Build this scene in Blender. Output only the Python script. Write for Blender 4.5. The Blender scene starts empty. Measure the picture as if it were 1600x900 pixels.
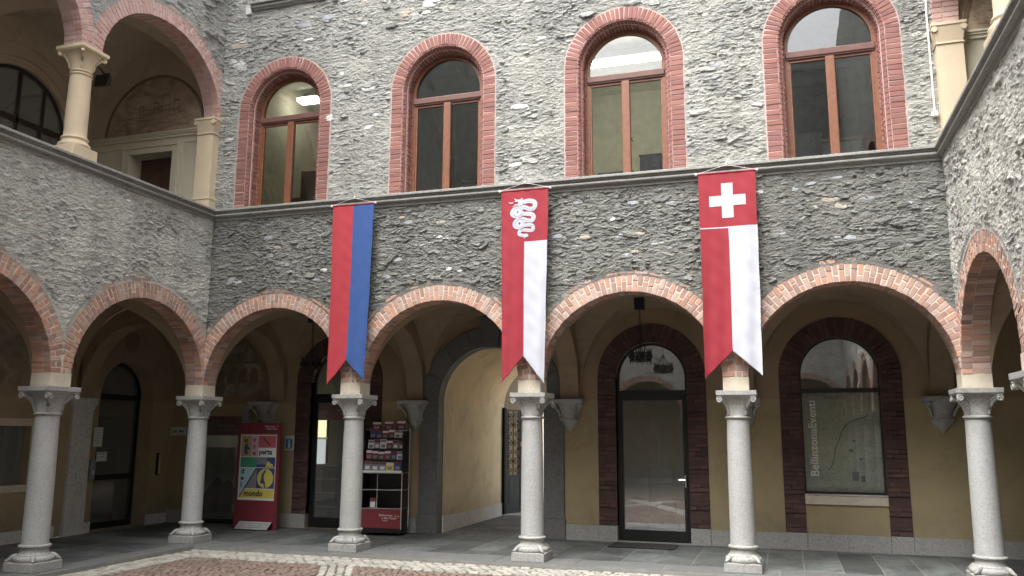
import bpy, bmesh, math, random
import numpy as np
from mathutils import Vector, Matrix
from mathutils.geometry import tessellate_polygon
rnd = random.Random(7)
nr = np.random.RandomState(11)
S = bpy.context.scene
COL = S.collection
PI = math.pi
# ------------------------------------------------------------------ camera
YAW, PITCH, ROLL = -0.3105, 0.1717, -0.0048
cam_data = bpy.data.cameras.new('camera')
cam_data.sensor_width = 36.0
cam_data.lens = 1308.83 / 1600 * 36
cam_data.clip_end = 400
cam_data.clip_start = 0.05
cam = bpy.data.objects.new('camera', cam_data)
COL.objects.link(cam)
_c, _s = math.cos(YAW), math.sin(YAW)
r0 = Vector((_c, -_s, 0)); f0 = Vector((_s * math.cos(PITCH), _c * math.cos(PITCH), math.sin(PITCH)))
u0 = r0.cross(f0)
rr = r0 * math.cos(ROLL) - u0 * math.sin(ROLL); uu = r0 * math.sin(ROLL) + u0 * math.cos(ROLL)
cam.matrix_world = Matrix(((rr.x, uu.x, -f0.x, 9.1502), (rr.y, uu.y, -f0.y, -11.7338), (rr.z, uu.z, -f0.z, 1.7698), (0, 0, 0, 1)))
S.camera = cam
# ------------------------------------------------------------------ light
SUN_EL, SUN_AZ = math.radians(60), math.radians(206)      # azimuth from +Y clockwise
world = bpy.data.worlds.new('World'); S.world = world; world.use_nodes = True
wn, wl = world.node_tree.nodes, world.node_tree.links
bg = wn['Background']
sky = wn.new('ShaderNodeTexSky'); sky.sky_type = 'NISHITA'; sky.sun_disc = False
sky.sun_elevation = SUN_EL; sky.sun_rotation = SUN_AZ
sky.air_density = 1.0; sky.dust_density = 6.0; sky.ozone_density = 1.0
hs = wn.new('ShaderNodeHueSaturation'); hs.inputs['Saturation'].default_value = 0.22
wl.new(sky.outputs[0], hs.inputs['Color']); wl.new(hs.outputs[0], bg.inputs['Color'])
bg.inputs['Strength'].default_value = 0.15
sl = bpy.data.lights.new('sun', 'SUN'); sl.energy = 0.9; sl.angle = math.radians(70); sl.color = (1, 0.985, 0.95)
sun = bpy.data.objects.new('sun', sl); COL.objects.link(sun)
_d = Vector((math.sin(SUN_AZ) * math.cos(SUN_EL), math.cos(SUN_AZ) * math.cos(SUN_EL), math.sin(SUN_EL)))
sun.rotation_euler = _d.to_track_quat('Z', 'Y').to_euler(); sun.location = (5, -6, 20)
S.view_settings.view_transform = 'Standard'; S.view_settings.look = 'None'
S.view_settings.exposure = 1.95; S.view_settings.gamma = 1.0
S.cycles.max_bounces = 6; S.cycles.diffuse_bounces = 4; S.cycles.glossy_bounces = 3
S.cycles.transmission_bounces = 4; S.cycles.transparent_max_bounces = 8

# ------------------------------------------------------------------ dimensions
SB, SL, SR = 2.9086, 3.0539, 3.1119       # column spacing rear / left / right arcade
D = 0.324                                  # arcade wall thickness
HD = D / 2
W = 4 * SB - D                             # court width
HC = 2.35                                  # top of capitals
ZI = 2.53                                  # top of impost blocks
ZL = 5.496                                 # cornice lip
DEP = 2.55                                 # rear wall of the walk
XI = -2.65; XR = W + 2.65
YO = -15.3                                 # face of the far (camera side) range
NB = 5
KERB = -0.2; ZC = -0.05                    # kerb edge, court level

# ------------------------------------------------------------------ helpers
def tag(o, label=None, cat=None, group=None, kind=None):
    if cat == 'wall' and not kind: kind = 'thing'
    if label: o['label'] = label
    if cat: o['category'] = cat
    if group: o['group'] = group
    if kind: o['kind'] = kind
    return o
def link(name, data, parent=None, loc=(0, 0, 0), rot=(0, 0, 0)):
    o = bpy.data.objects.new(name, data); COL.objects.link(o)
    if parent: o.parent = parent
    o.location = loc; o.rotation_euler = rot
    return o
def empty(name, loc=(0, 0, 0), rz=0, parent=None):
    o = link(name, None, parent, loc, (0, 0, rz)); o.empty_display_size = .2
    return o
def mesh(name, V, F, mats=(), smooth=False, fm=None):
    m = bpy.data.meshes.new(name)
    m.from_pydata([tuple(map(float, v)) for v in V], [], F)
    for k in (mats if isinstance(mats, (list, tuple)) else [mats]): m.materials.append(k)
    if smooth: m.polygons.foreach_set('use_smooth', [True] * len(m.polygons))
    if fm: m.polygons.foreach_set('material_index', fm)
    m.update(); return m
class MB:
    """collects simple solids into one mesh"""
    def __init__(s): s.V = []; s.F = []; s.M = []; s.cur = 0
    def add(s, V, F):
        n = len(s.V); s.V += [tuple(v) for v in V]; s.F += [tuple(i + n for i in f) for f in F]; s.M += [s.cur] * len(F); return s
    def box(s, x0, x1, y0, y1, z0, z1):
        V = [(x, y, z) for z in (z0, z1) for y in (y0, y1) for x in (x0, x1)]
        return s.add(V, [(0, 2, 3, 1), (4, 5, 7, 6), (0, 1, 5, 4), (2, 6, 7, 3), (0, 4, 6, 2), (1, 3, 7, 5)])
    def tube(s, pts, r, n=8, closed=False):
        pts = [Vector(p) for p in pts]; V = []; F = []; N = len(pts)
        for i, p in enumerate(pts):
            a = pts[(i - 1) % N] if (closed or i) else p; b = pts[(i + 1) % N] if (closed or i < N - 1) else p
            t = (b - a).normalized(); up = Vector((0, 0, 1)) if abs(t.z) < .9 else Vector((1, 0, 0))
            x = t.cross(up).normalized(); y = x.cross(t)
            rad = r[i] if isinstance(r, (list, tuple)) else r
            for k in range(n):
                a_ = 2 * PI * k / n; V.append(p + (x * math.cos(a_) + y * math.sin(a_)) * rad)
        for i in range(N if closed else N - 1):
            for k in range(n):
                a0 = i * n + k; a1 = i * n + (k + 1) % n; j = ((i + 1) % N) * n
                F.append((a0, a1, j + (k + 1) % n, j + k))
        if not closed: F += [tuple(range(n))[::-1], tuple((N - 1) * n + k for k in range(n))]
        return s.add(V, F)
    def lathe(s, prof, cx=0, cy=0, n=32, cap=True):
        V = []; F = []
        for r, z in prof:
            for k in range(n):
                a = 2 * PI * k / n; V.append((cx + r * math.cos(a), cy + r * math.sin(a), z))
        for i in range(len(prof) - 1):
            for k in range(n): F.append((i * n + k, i * n + (k + 1) % n, (i + 1) * n + (k + 1) % n, (i + 1) * n + k))
        if cap: F += [tuple(range(n))[::-1], tuple((len(prof) - 1) * n + k for k in range(n))]
        return s.add(V, F)
    def prism(s, poly, y0, y1):
        """polygon in (x,z), ccw seen from -y, extruded y0..y1"""
        n = len(poly); V = [(x, y0, z) for x, z in poly] + [(x, y1, z) for x, z in poly]
        F = [tuple(range(n)), tuple(range(2 * n - 1, n - 1, -1))] + [(i, i + n, (i + 1) % n + n, (i + 1) % n) for i in range(n)]
        return s.add(V, F)
    def sweep(s, prof, path):
        """prof: list of (out,z); path: list of ((x,y),(dx,dy)) where d is the outward offset direction per unit"""
        m = len(prof); V = []; F = []
        for (p, d) in path:
            for o, z in prof: V.append((p[0] + d[0] * o, p[1] + d[1] * o, z))
        for i in range(len(path) - 1):
            for k in range(m - 1): F.append((i * m + k, (i + 1) * m + k, (i + 1) * m + k + 1, i * m + k + 1))
        F += [tuple(range(m))[::-1], tuple((len(path) - 1) * m + k for k in range(m))]
        return s.add(V, F)
    def build(s, name, mats, parent=None, smooth=False, loc=(0, 0, 0), rot=(0, 0, 0), bevel=0, angle=40):
        mats = mats if isinstance(mats, (list, tuple)) else [mats]
        m = mesh(name, s.V, s.F, mats, False, s.M)
        bm = bmesh.new(); bm.from_mesh(m)
        bmesh.ops.recalc_face_normals(bm, faces=bm.faces[:]); bm.to_mesh(m); bm.free()
        if smooth:
            m.polygons.foreach_set('use_smooth', [True] * len(m.polygons))
            try: m.set_sharp_from_angle(angle=math.radians(angle))
            except Exception: pass
        o = link(name, m, parent, loc, rot)
        if bevel:
            b = o.modifiers.new('bevel', 'BEVEL'); b.width = bevel; b.segments = 2; b.limit_method = 'ANGLE'
        return o
def copy_tree(o, parent=None):
    c = o.copy(); COL.objects.link(c)
    if parent: c.parent = parent
    for ch in list(o.children): copy_tree(ch, c)
    return c
def arc(cx, cz, a, b, t0, t1, n):
    return [(cx + a * math.cos(t0 + (t1 - t0) * i / n), cz + b * math.sin(t0 + (t1 - t0) * i / n)) for i in range(n + 1)]
def arch_poly(cx, z0, zs, a, b, n=32):
    """closed outline of an arched opening, ccw"""
    return [(cx - a, z0), (cx + a, z0)] + arc(cx, zs, a, b, 0, PI, n)
def wall_sheet(mb, poly, holes, y, flip=False):
    """flat sheet at depth y with holes"""
    loops = [[Vector((x, z, 0)) for x, z in poly]] + [[Vector((x, z, 0)) for x, z in h] for h in holes]
    tris = tessellate_polygon(loops)
    pts = [v for l in loops for v in l]
    mb.add([(p.x, y, p.y) for p in pts], [tuple(t) for t in tris])
def reveal(mb, outline, y0, y1, closed=True):
    n = len(outline); V = [(x, y0, z) for x, z in outline] + [(x, y1, z) for x, z in outline]
    mb.add(V, [(i, (i + 1) % n, (i + 1) % n + n, i + n) for i in range(n if closed else n - 1)])

# ------------------------------------------------------------------ materials
def newmat(name):
    m = bpy.data.materials.new(name); m.use_nodes = True
    nt = m.node_tree; b = nt.nodes['Principled BSDF']
    return m, nt.nodes, nt.links, b
def ramp(nodes, stops):
    r = nodes.new('ShaderNodeValToRGB'); e = r.color_ramp.elements
    while len(e) < len(stops): e.new(.5)
    for k, (p, c) in enumerate(stops): e[k].position = p; e[k].color = (*c, 1)
    return r
def noise(nodes, links, scale, detail=6, rough=.6, vec=None, stretch=None, coord='Object', dist=0):
    n = nodes.new('ShaderNodeTexNoise'); n.inputs['Scale'].default_value = scale; n.inputs['Detail'].default_value = detail
    n.inputs['Roughness'].default_value = rough; n.inputs['Distortion'].default_value = dist
    tc = nodes.new('ShaderNodeTexCoord')
    if stretch:
        mp = nodes.new('ShaderNodeMapping'); mp.inputs['Scale'].default_value = stretch
        links.new(tc.outputs[coord], mp.inputs[0]); links.new(mp.outputs[0], n.inputs['Vector'])
    else: links.new(tc.outputs[coord], n.inputs['Vector'])
    return n
def mixc(nodes, links, a, b, fac, mode='MIX'):
    m = nodes.new('ShaderNodeMix'); m.data_type = 'RGBA'; m.blend_type = mode
    for sock, v in ((m.inputs[0], fac), (m.inputs[6], a), (m.inputs[7], b)):
        if isinstance(v, (tuple, list)): sock.default_value = (*v, 1)
        elif isinstance(v, (int, float)): sock.default_value = v
        else: links.new(v, sock)
    return m.outputs[2]
def bump(nodes, links, h, b, strength=.5, dist=.01):
    bp = nodes.new('ShaderNodeBump'); bp.inputs['Strength'].default_value = strength; bp.inputs['Distance'].default_value = dist
    links.new(h, bp.inputs['Height']); links.new(bp.outputs[0], b.inputs['Normal']); return bp
def mat_simple(name, c, rough=.6, metal=0, var=.12, scale=6, bmp=.15, bscale=60, obj_var=0):
    m, n, l, b = newmat(name)
    nz = noise(n, l, scale, 5)
    r = ramp(n, [(.3, tuple(x * (1 - var) for x in c)), (.7, tuple(min(1, x * (1 + var)) for x in c))])
    l.new(nz.outputs[0], r.inputs[0]); out = r.outputs[0]
    if obj_var:
        oi = n.new('ShaderNodeObjectInfo'); rv = ramp(n, [(0, (1 - obj_var,) * 3), (1, (1 + obj_var,) * 3)])
        l.new(oi.outputs['Random'], rv.inputs[0]); out = mixc(n, l, out, rv.outputs[0], 1.0, 'MULTIPLY')
    l.new(out, b.inputs['Base Color']); b.inputs['Roughness'].default_value = rough; b.inputs['Metallic'].default_value = metal
    if bmp: bump(n, l, noise(n, l, bscale, 4).outputs[0], b, bmp, .004)
    return m
def mat_brick(name, cols, grain=50, rough=.85, dirt=.35, film=(.42, .37, .33)):
    m, n, l, b = newmat(name)
    oi = n.new('ShaderNodeObjectInfo')
    r = ramp(n, [(i / (len(cols) - 1), c) for i, c in enumerate(cols)]); r.color_ramp.interpolation = 'CONSTANT' if len(cols) > 6 else 'LINEAR'
    l.new(oi.outputs['Random'], r.inputs[0])
    nz = noise(n, l, grain, 6, .7); r2 = ramp(n, [(.25, (.72,) * 3), (.75, (1.15,) * 3)]); l.new(nz.outputs[0], r2.inputs[0])
    c = mixc(n, l, r.outputs[0], r2.outputs[0], 1.0, 'MULTIPLY')
    # lime / soot film in patches following the place
    geo = n.new('ShaderNodeNewGeometry'); nw = n.new('ShaderNodeTexNoise'); nw.inputs['Scale'].default_value = 3.5; nw.inputs['Detail'].default_value = 8
    nw.inputs['Roughness'].default_value = .7; l.new(geo.outputs['Position'], nw.inputs['Vector'])
    r3 = ramp(n, [(.45, (0,) * 3), (.72, (1,) * 3)]); l.new(nw.outputs[0], r3.inputs[0])
    mm = n.new('ShaderNodeMath'); mm.operation = 'MULTIPLY'; mm.inputs[1].default_value = dirt; l.new(r3.outputs[0], mm.inputs[0])
    c = mixc(n, l, c, film, mm.outputs[0])
    l.new(c, b.inputs['Base Color']); b.inputs['Roughness'].default_value = rough
    bump(n, l, noise(n, l, 90, 5, .7).outputs[0], b, .5, .003)
    return m
def mat_granite(name, base, dark, scale=90, rough=.55, stain=(.25, .24, .22), stain_amt=.4):
    m, n, l, b = newmat(name)
    v = n.new('ShaderNodeTexVoronoi'); v.inputs['Scale'].default_value = scale; gp = n.new('ShaderNodeNewGeometry'); l.new(gp.outputs['Position'], v.inputs['Vector'])
    r = ramp(n, [(0, dark), (.25, base), (.8, tuple(min(1, x * 1.15) for x in base))]); l.new(v.outputs['Color'], r.inputs[0])
    nz = noise(n, l, scale * .5, 4, .8); r2 = ramp(n, [(.32, (.62,) * 3), (.5, (1,) * 3)]); l.new(nz.outputs[0], r2.inputs[0])
    c = mixc(n, l, r.outputs[0], r2.outputs[0], .8, 'MULTIPLY')
    n3 = noise(n, l, 3.0, 7, .68); l.new(gp.outputs['Position'], n3.inputs['Vector']); r3 = ramp(n, [(.5, (0,) * 3), (.75, (1,) * 3)]); l.new(n3.outputs[0], r3.inputs[0])
    mm = n.new('ShaderNodeMath'); mm.operation = 'MULTIPLY'; mm.inputs[1].default_value = stain_amt; l.new(r3.outputs[0], mm.inputs[0])
    c = mixc(n, l, c, stain, mm.outputs[0])
    l.new(c, b.inputs['Base Color']); b.inputs['Roughness'].default_value = rough
    bump(n, l, nz.outputs[0], b, .25, .003)
    return m
def mat_rubble(name, mortar, stones, dark, fine=1.0):
    m, n, l, b = newmat(name)
    at = n.new('ShaderNodeAttribute'); at.attribute_name = 'tone'
    am = n.new('ShaderNodeAttribute'); am.attribute_name = 'stone'
    r = ramp(n, stones); l.new(at.outputs['Fac'], r.inputs[0])
    nz = noise(n, l, 30, 8, .72, stretch=(1, 1, 2.6), dist=.6); r2 = ramp(n, [(.25, (.62,) * 3), (.5, (.98,) * 3), (.78, (1.3,) * 3)]); l.new(nz.outputs[0], r2.inputs[0])
    nb = noise(n, l, .9, 6, .65); r4 = ramp(n, [(.35, tuple(x * .82 for x in mortar)), (.65, mortar)]); l.new(nb.outputs[0], r4.inputs[0])
    c = mixc(n, l, r4.outputs[0], r.outputs[0], am.outputs['Fac'])
    c = mixc(n, l, c, r2.outputs[0], .85, 'MULTIPLY')
    ns = noise(n, l, .55, 7, .62); rs1 = ramp(n, [(.32, (.80,) * 3), (.68, (1.12,) * 3)]); l.new(ns.outputs[0], rs1.inputs[0])
    nv = noise(n, l, 1.0, 6, .6, stretch=(2.6, 2.6, .28)); rs2 = ramp(n, [(.35, (.84,) * 3), (.6, (1.05,) * 3)]); l.new(nv.outputs[0], rs2.inputs[0])
    c = mixc(n, l, mixc(n, l, c, rs1.outputs[0], 1.0, 'MULTIPLY'), rs2.outputs[0], 1.0, 'MULTIPLY')
    n5 = noise(n, l, 11, 9, .75, stretch=(1, 1, 3.2), dist=1.2); r5 = ramp(n, [(.33, (1,) * 3), (.43, (0,) * 3)]); l.new(n5.outputs[0], r5.inputs[0])
    mm = n.new('ShaderNodeMath'); mm.operation = 'MULTIPLY'; mm.inputs[1].default_value = .75 * fine; l.new(r5.outputs[0], mm.inputs[0])
    c = mixc(n, l, c, dark, mm.outputs[0])
    n7 = noise(n, l, 4.5, 8, .7, stretch=(1, 1, 2.2), dist=.8); r7 = ramp(n, [(.56, (0,) * 3), (.66, (.75,) * 3)]); l.new(n7.outputs[0], r7.inputs[0])
    c = mixc(n, l, c, tuple(min(.8, x * 1.22) for x in mortar), r7.outputs[0])
    l.new(c, b.inputs['Base Color']); b.inputs['Roughness'].default_value = .9
    ad = n.new('ShaderNodeMath'); ad.operation = 'ADD'; l.new(nz.outputs[0], ad.inputs[0]); l.new(n5.outputs[0], ad.inputs[1])
    bump(n, l, ad.outputs[0], b, 1.0, .02)
    return m
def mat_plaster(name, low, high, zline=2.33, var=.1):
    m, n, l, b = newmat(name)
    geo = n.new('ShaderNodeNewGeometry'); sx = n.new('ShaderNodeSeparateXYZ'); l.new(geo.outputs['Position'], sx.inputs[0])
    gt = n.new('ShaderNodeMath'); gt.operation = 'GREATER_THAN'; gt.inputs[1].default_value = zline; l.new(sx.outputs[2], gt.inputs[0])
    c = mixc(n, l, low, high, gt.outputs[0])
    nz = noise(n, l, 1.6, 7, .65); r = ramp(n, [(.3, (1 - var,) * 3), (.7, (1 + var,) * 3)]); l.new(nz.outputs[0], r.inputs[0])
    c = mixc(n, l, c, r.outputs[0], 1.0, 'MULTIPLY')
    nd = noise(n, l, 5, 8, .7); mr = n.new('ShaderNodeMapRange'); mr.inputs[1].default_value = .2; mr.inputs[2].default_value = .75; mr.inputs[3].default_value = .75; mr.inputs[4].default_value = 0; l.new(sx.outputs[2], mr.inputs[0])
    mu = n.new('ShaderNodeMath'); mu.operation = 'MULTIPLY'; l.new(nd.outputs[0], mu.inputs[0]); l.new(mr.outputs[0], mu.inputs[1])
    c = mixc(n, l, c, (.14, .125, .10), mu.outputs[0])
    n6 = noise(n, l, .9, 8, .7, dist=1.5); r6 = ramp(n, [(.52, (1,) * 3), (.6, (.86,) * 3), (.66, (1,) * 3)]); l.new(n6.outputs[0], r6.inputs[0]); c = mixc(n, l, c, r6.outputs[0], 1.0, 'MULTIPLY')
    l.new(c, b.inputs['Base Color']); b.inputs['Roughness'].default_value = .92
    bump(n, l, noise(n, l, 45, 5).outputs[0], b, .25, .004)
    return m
def mat_glass(name, tint=(.75, .8, .78), refl=.12, rough=.01, tr=1.0, reflection_veil=0):
    m, n, l, b = newmat(name); n.remove(b); out = n['Material Output']
    t = n.new('ShaderNodeBsdfTransparent'); t.inputs[0].default_value = (*[x * tr for x in tint], 1)
    g = n.new('ShaderNodeBsdfGlossy'); g.inputs['Roughness'].default_value = rough
    f = n.new('ShaderNodeFresnel'); f.inputs[0].default_value = 1.5
    a = n.new('ShaderNodeMath'); a.operation = 'ADD'; a.inputs[1].default_value = refl; l.new(f.outputs[0], a.inputs[0]); a.use_clamp = True
    mx = n.new('ShaderNodeMixShader'); l.new(a.outputs[0], mx.inputs[0]); l.new(t.outputs[0], mx.inputs[1]); l.new(g.outputs[0], mx.inputs[2]); l.new(mx.outputs[0], out.inputs[0])
    if reflection_veil:
        df = n.new('ShaderNodeBsdfDiffuse'); df.inputs[0].default_value = (.5, .52, .5, 1); m2 = n.new('ShaderNodeMixShader'); m2.inputs[0].default_value = reflection_veil  # diffuse grey mixed in to imitate pale reflections on the panes
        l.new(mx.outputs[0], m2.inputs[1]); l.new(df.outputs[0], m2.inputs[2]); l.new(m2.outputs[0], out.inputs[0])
    return m
def mat_emit(name, c, s):
    m, n, l, b = newmat(name); b.inputs['Base Color'].default_value = (*c, 1); b.inputs['Emission Color'].default_value = (*c, 1); b.inputs['Emission Strength'].default_value = s
    return m
def mat_cloth(name, c, var=.06):
    m, n, l, b = newmat(name)
    nz = noise(n, l, 2.5, 5); r = ramp(n, [(.3, tuple(x * (1 - var) for x in c)), (.7, tuple(min(1, x * (1 + var)) for x in c))]); l.new(nz.outputs[0], r.inputs[0])
    l.new(r.outputs[0], b.inputs['Base Color']); b.inputs['Roughness'].default_value = .8
    b.inputs['Sheen Weight'].default_value = .15
    w = n.new('ShaderNodeTexWave'); w.inputs['Scale'].default_value = 160; w.bands_direction = 'Z'; tc = n.new('ShaderNodeTexCoord'); l.new(tc.outputs['Object'], w.inputs[0])
    bump(n, l, w.outputs[0], b, .15, .001)
    return m

M = {}
M['rub_low'] = mat_rubble('rubble_masonry_dark', (.25, .25, .226), [(0, (.115, .12, .114)), (.35, (.18, .184, .172)), (.65, (.245, .247, .228)), (.88, (.33, .33, .30)), (1, (.5, .48, .44))], (.10, .10, .094), .65)  # lower storey: darker dirty stone, with weaker skylight also put into its colour
M['rub_up'] = mat_rubble('rubble_masonry_pale', (.46, .458, .42), [(0, (.20, .21, .208)), (.3, (.30, .305, .295)), (.6, (.39, .39, .37)), (.85, (.48, .48, .455)), (1, (.78, .77, .75))], (.17, .17, .16), .8)  # upper storey: paler mortar, with stronger skylight also put into its colour
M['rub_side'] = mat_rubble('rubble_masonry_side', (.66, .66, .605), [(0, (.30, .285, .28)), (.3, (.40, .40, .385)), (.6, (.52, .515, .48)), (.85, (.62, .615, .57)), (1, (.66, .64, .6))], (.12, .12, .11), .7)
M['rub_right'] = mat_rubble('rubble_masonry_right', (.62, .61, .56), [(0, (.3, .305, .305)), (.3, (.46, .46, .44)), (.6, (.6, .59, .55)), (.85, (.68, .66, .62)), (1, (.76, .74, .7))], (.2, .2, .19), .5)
M['stone_pale'] = mat_granite('pale_marble_rubble', (.62, .62, .61), (.45, .45, .46), 30, .8, (.4, .4, .39), .4)
M['stone_blue'] = mat_granite('blue_grey_schist', (.33, .35, .38), (.2, .21, .23), 30, .8, (.2, .2, .2), .4)
M['stone_tan'] = mat_granite('tan_rubble', (.40, .35, .29), (.28, .25, .21), 30, .85, (.3, .28, .25), .4)
M['brick_arch'] = mat_brick('salmon_arch_brick', [(.38, .22, .17), (.48, .27, .20), (.43, .29, .24), (.54, .30, .215), (.33, .21, .175), (.50, .36, .30), (.44, .25, .19)], dirt=.42)
M['brick_pink'] = mat_brick('pink_arch_brick', [(.56, .36, .33), (.62, .41, .37), (.52, .30, .27), (.64, .45, .41)], dirt=.45, film=(.66, .56, .51))
M['brick_win'] = mat_brick('red_window_brick', [(.28, .12, .10), (.235, .10, .086), (.33, .145, .12), (.275, .122, .108), (.225, .10, .088)], dirt=.2, film=(.36, .26, .23))
M['brick_dark'] = mat_brick('dark_red_surround_brick', [(.095, .05, .046), (.06, .036, .035), (.125, .066, .058), (.08, .045, .042)], dirt=.05, film=(.12, .07, .06))
M['mortar_arch'] = mat_simple('lime_mortar', (.62, .54, .46), .95, bmp=.6, bscale=80)
M['mortar_win'] = mat_simple('pink_mortar', (.52, .40, .36), .95, bmp=.4, bscale=80)
M['mortar_dark'] = mat_simple('dark_mortar', (.075, .045, .04), .95)
M['granite'] = mat_granite('column_granite', (.40, .405, .40), (.25, .25, .25), 110, .6)
M['granite_cap'] = mat_granite('capital_stone', (.35, .35, .335), (.24, .24, .235), 70, .75, (.13, .125, .115), .7)
M['granite_dark'] = mat_granite('dark_granite', (.13, .132, .128), (.05, .05, .05), 55, .7, (.07, .07, .07), .4)
M['impost'] = mat_simple('cream_impost_stone', (.56, .50, .40), .85, var=.12, scale=9, bmp=.4, bscale=50)
M['cream'] = mat_simple('cream_limestone', (.62, .51, .36), .8, var=.08, scale=3, bmp=.2, bscale=40)
M['cream_pale'] = mat_simple('pale_cream_panelling', (.68, .62, .48), .8, var=.06, scale=3, bmp=.1)
M['cornice'] = mat_granite('cornice_stone', (.27, .27, .255), (.15, .15, .15), 60, .8, (.42, .42, .40), .5)
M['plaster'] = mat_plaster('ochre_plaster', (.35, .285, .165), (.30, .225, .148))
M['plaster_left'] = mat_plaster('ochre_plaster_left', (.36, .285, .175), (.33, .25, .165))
M['plaster_up'] = mat_plaster('brown_vault_plaster', (.52, .435, .32), (.52, .435, .32), 0)
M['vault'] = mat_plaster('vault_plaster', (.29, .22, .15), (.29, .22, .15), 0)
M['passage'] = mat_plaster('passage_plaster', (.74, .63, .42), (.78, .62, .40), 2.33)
M['skirt'] = mat_granite('skirting_stone', (.30, .30, .285), (.2, .2, .2), 60, .8, (.2, .2, .19), .5)
M['skirt_w'] = mat_granite('pale_skirting_stone', (.55, .54, .51), (.4, .4, .4), 40, .7, (.35, .34, .32), .4)
M['slate'] = mat_granite('slate_paving', (.10, .109, .106), (.062, .067, .066), 25, .6, (.105, .11, .107), .6)
_nt = M['slate'].node_tree; _b = _nt.nodes['Principled BSDF']; _src = _b.inputs['Base Color'].links[0].from_socket
_g = _nt.nodes.new('ShaderNodeNewGeometry'); _n = _nt.nodes.new('ShaderNodeTexNoise'); _n.inputs['Scale'].default_value = 1.7; _n.inputs['Detail'].default_value = 9; _n.inputs['Roughness'].default_value = .72; _n.inputs['Distortion'].default_value = 1.0
_nt.links.new(_g.outputs['Position'], _n.inputs['Vector']); _r9 = ramp(_nt.nodes, [(.36, (.55,) * 3), (.5, (1,) * 3), (.66, (1.45,) * 3)]); _nt.links.new(_n.outputs[0], _r9.inputs[0]); _src = mixc(_nt.nodes, _nt.links, _src, _r9.outputs[0], 1.0, 'MULTIPLY')
_oi = _nt.nodes.new('ShaderNodeObjectInfo'); _rv = ramp(_nt.nodes, [(0, (.62,) * 3), (1, (1.3,) * 3)]); _nt.links.new(_oi.outputs['Random'], _rv.inputs[0])
_nt.links.new(mixc(_nt.nodes, _nt.links, _src, _rv.outputs[0], 1.0, 'MULTIPLY'), _b.inputs['Base Color'])
M['slate_joint'] = mat_simple('paving_joint', (.24, .24, .225), .9)
M['kerb'] = mat_granite('kerb_stone', (.125, .13, .127), (.08, .082, .08), 50, .65, (.26, .255, .24), .5)
M['sett'] = mat_brick('pale_setts', [(.34, .325, .28), (.40, .385, .34), (.28, .27, .235), (.44, .42, .37), (.23, .23, .205)], dirt=.2)
M['sett_red'] = mat_brick('red_brown_setts', [(.17, .125, .10), (.22, .158, .128), (.145, .11, .09), (.195, .135, .11), (.24, .18, .15)], dirt=.3, film=(.25, .19, .155))
M['court'] = mat_simple('sett_joint_sand', (.13, .105, .085), .95)
M['wood'] = mat_simple('chestnut_window_wood', (.20, .078, .038), .45, var=.25, scale=14, bmp=.1)
M['wood_dark'] = mat_simple('brown_transom_wood', (.14, .065, .05), .55, var=.2, scale=14, bmp=.1)
M['door_wood'] = mat_simple('dark_door_wood', (.10, .05, .035), .6, var=.3, scale=12)
M['frame_dark'] = mat_simple('dark_metal_frame', (.012, .013, .014), .4, bmp=0)
M['frame_brown'] = mat_simple('dark_brown_frame', (.05, .03, .025), .5, bmp=0)
M['iron'] = mat_simple('wrought_iron', (.02, .021, .023), .5, .3, bmp=.2)
M['gate_blue'] = mat_simple('slate_blue_gate_paint', (.035, .04, .046), .45)
M['glass_up'] = mat_glass('upper_window_glass', (.95, .965, .955), .06)
M['glass_low'] = mat_glass('loggia_glass', (.86, .88, .87), .30, reflection_veil=.12)
M['glass_gallery'] = mat_glass('gallery_glass', (.9, .9, .9), .35, reflection_veil=.3)
M['glass_dark'] = mat_glass('dark_glass', (.86, .88, .88), .18, reflection_veil=.15)
M['room_cream'] = mat_simple('cream_room_paint', (.74, .73, .64), .9, bmp=0)
M['room_grey'] = mat_simple('grey_room_paint', (.36, .37, .34), .9, bmp=0)
M['room_dark'] = mat_simple('dark_room_paint', (.10, .105, .10), .9, bmp=0)
M['lamp_on'] = mat_emit('lit_lamp', (1, .94, .74), 4)
M['pane_glow'] = mat_emit('glowing_shop_pane', (1, .9, .55), .8)  # glow stands in for daylight in the back window
M['black'] = mat_simple('black_lacquer', (.012, .012, .013), .35, bmp=0)
M['chrome'] = mat_simple('chrome_tube', (.7, .7, .7), .18, 1, bmp=0)
M['white'] = mat_simple('white_paint', (.78, .78, .75), .6, var=.04)
M['red_board'] = mat_simple('red_board', (.20, .03, .042), .5, var=.04, bmp=0)
M['red_dark'] = mat_simple('dark_red_sign', (.62, .06, .10), .4, var=.04, bmp=0)
M['fl_red'] = mat_cloth('red_cloth', (.29, .016, .030)); M['fl_red1'] = mat_cloth('bright_red_cloth', (.40, .03, .045))
M['fl_blue'] = mat_cloth('blue_cloth', (.028, .082, .27)); M['fl_white'] = mat_cloth('white_cloth', (.49, .505, .57), .03)
M['rope'] = mat_simple('white_cord', (.75, .74, .7), .8, bmp=0)
def flat(name, c, rough=.6): return mat_simple(name, c, rough, var=.03, bmp=0)
M['p_black'] = flat('print_black', (.012, .012, .018)); M['p_white'] = flat('print_white', (.75, .76, .76)); M['p_yellow'] = flat('print_yellow', (.68, .58, .12))
M['p_pink'] = flat('print_pink', (.62, .40, .46)); M['p_red'] = flat('print_red', (.55, .12, .15)); M['p_green'] = flat('print_green', (.06, .30, .17))
M['p_lblue'] = flat('print_light_blue', (.42, .62, .70)); M['p_navy'] = flat('print_navy', (.04, .07, .2)); M['p_grey'] = flat('print_grey', (.22, .23, .27))
M['p_olive'] = flat('print_ochre', (.45, .34, .14)); M['p_blue'] = flat('print_blue', (.03, .2, .42)); M['paper'] = flat('paper', (.6, .6, .55), .8)
M['grille'] = mat_simple('grey_rubber_tile', (.5, .51, .52), .6)
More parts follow.
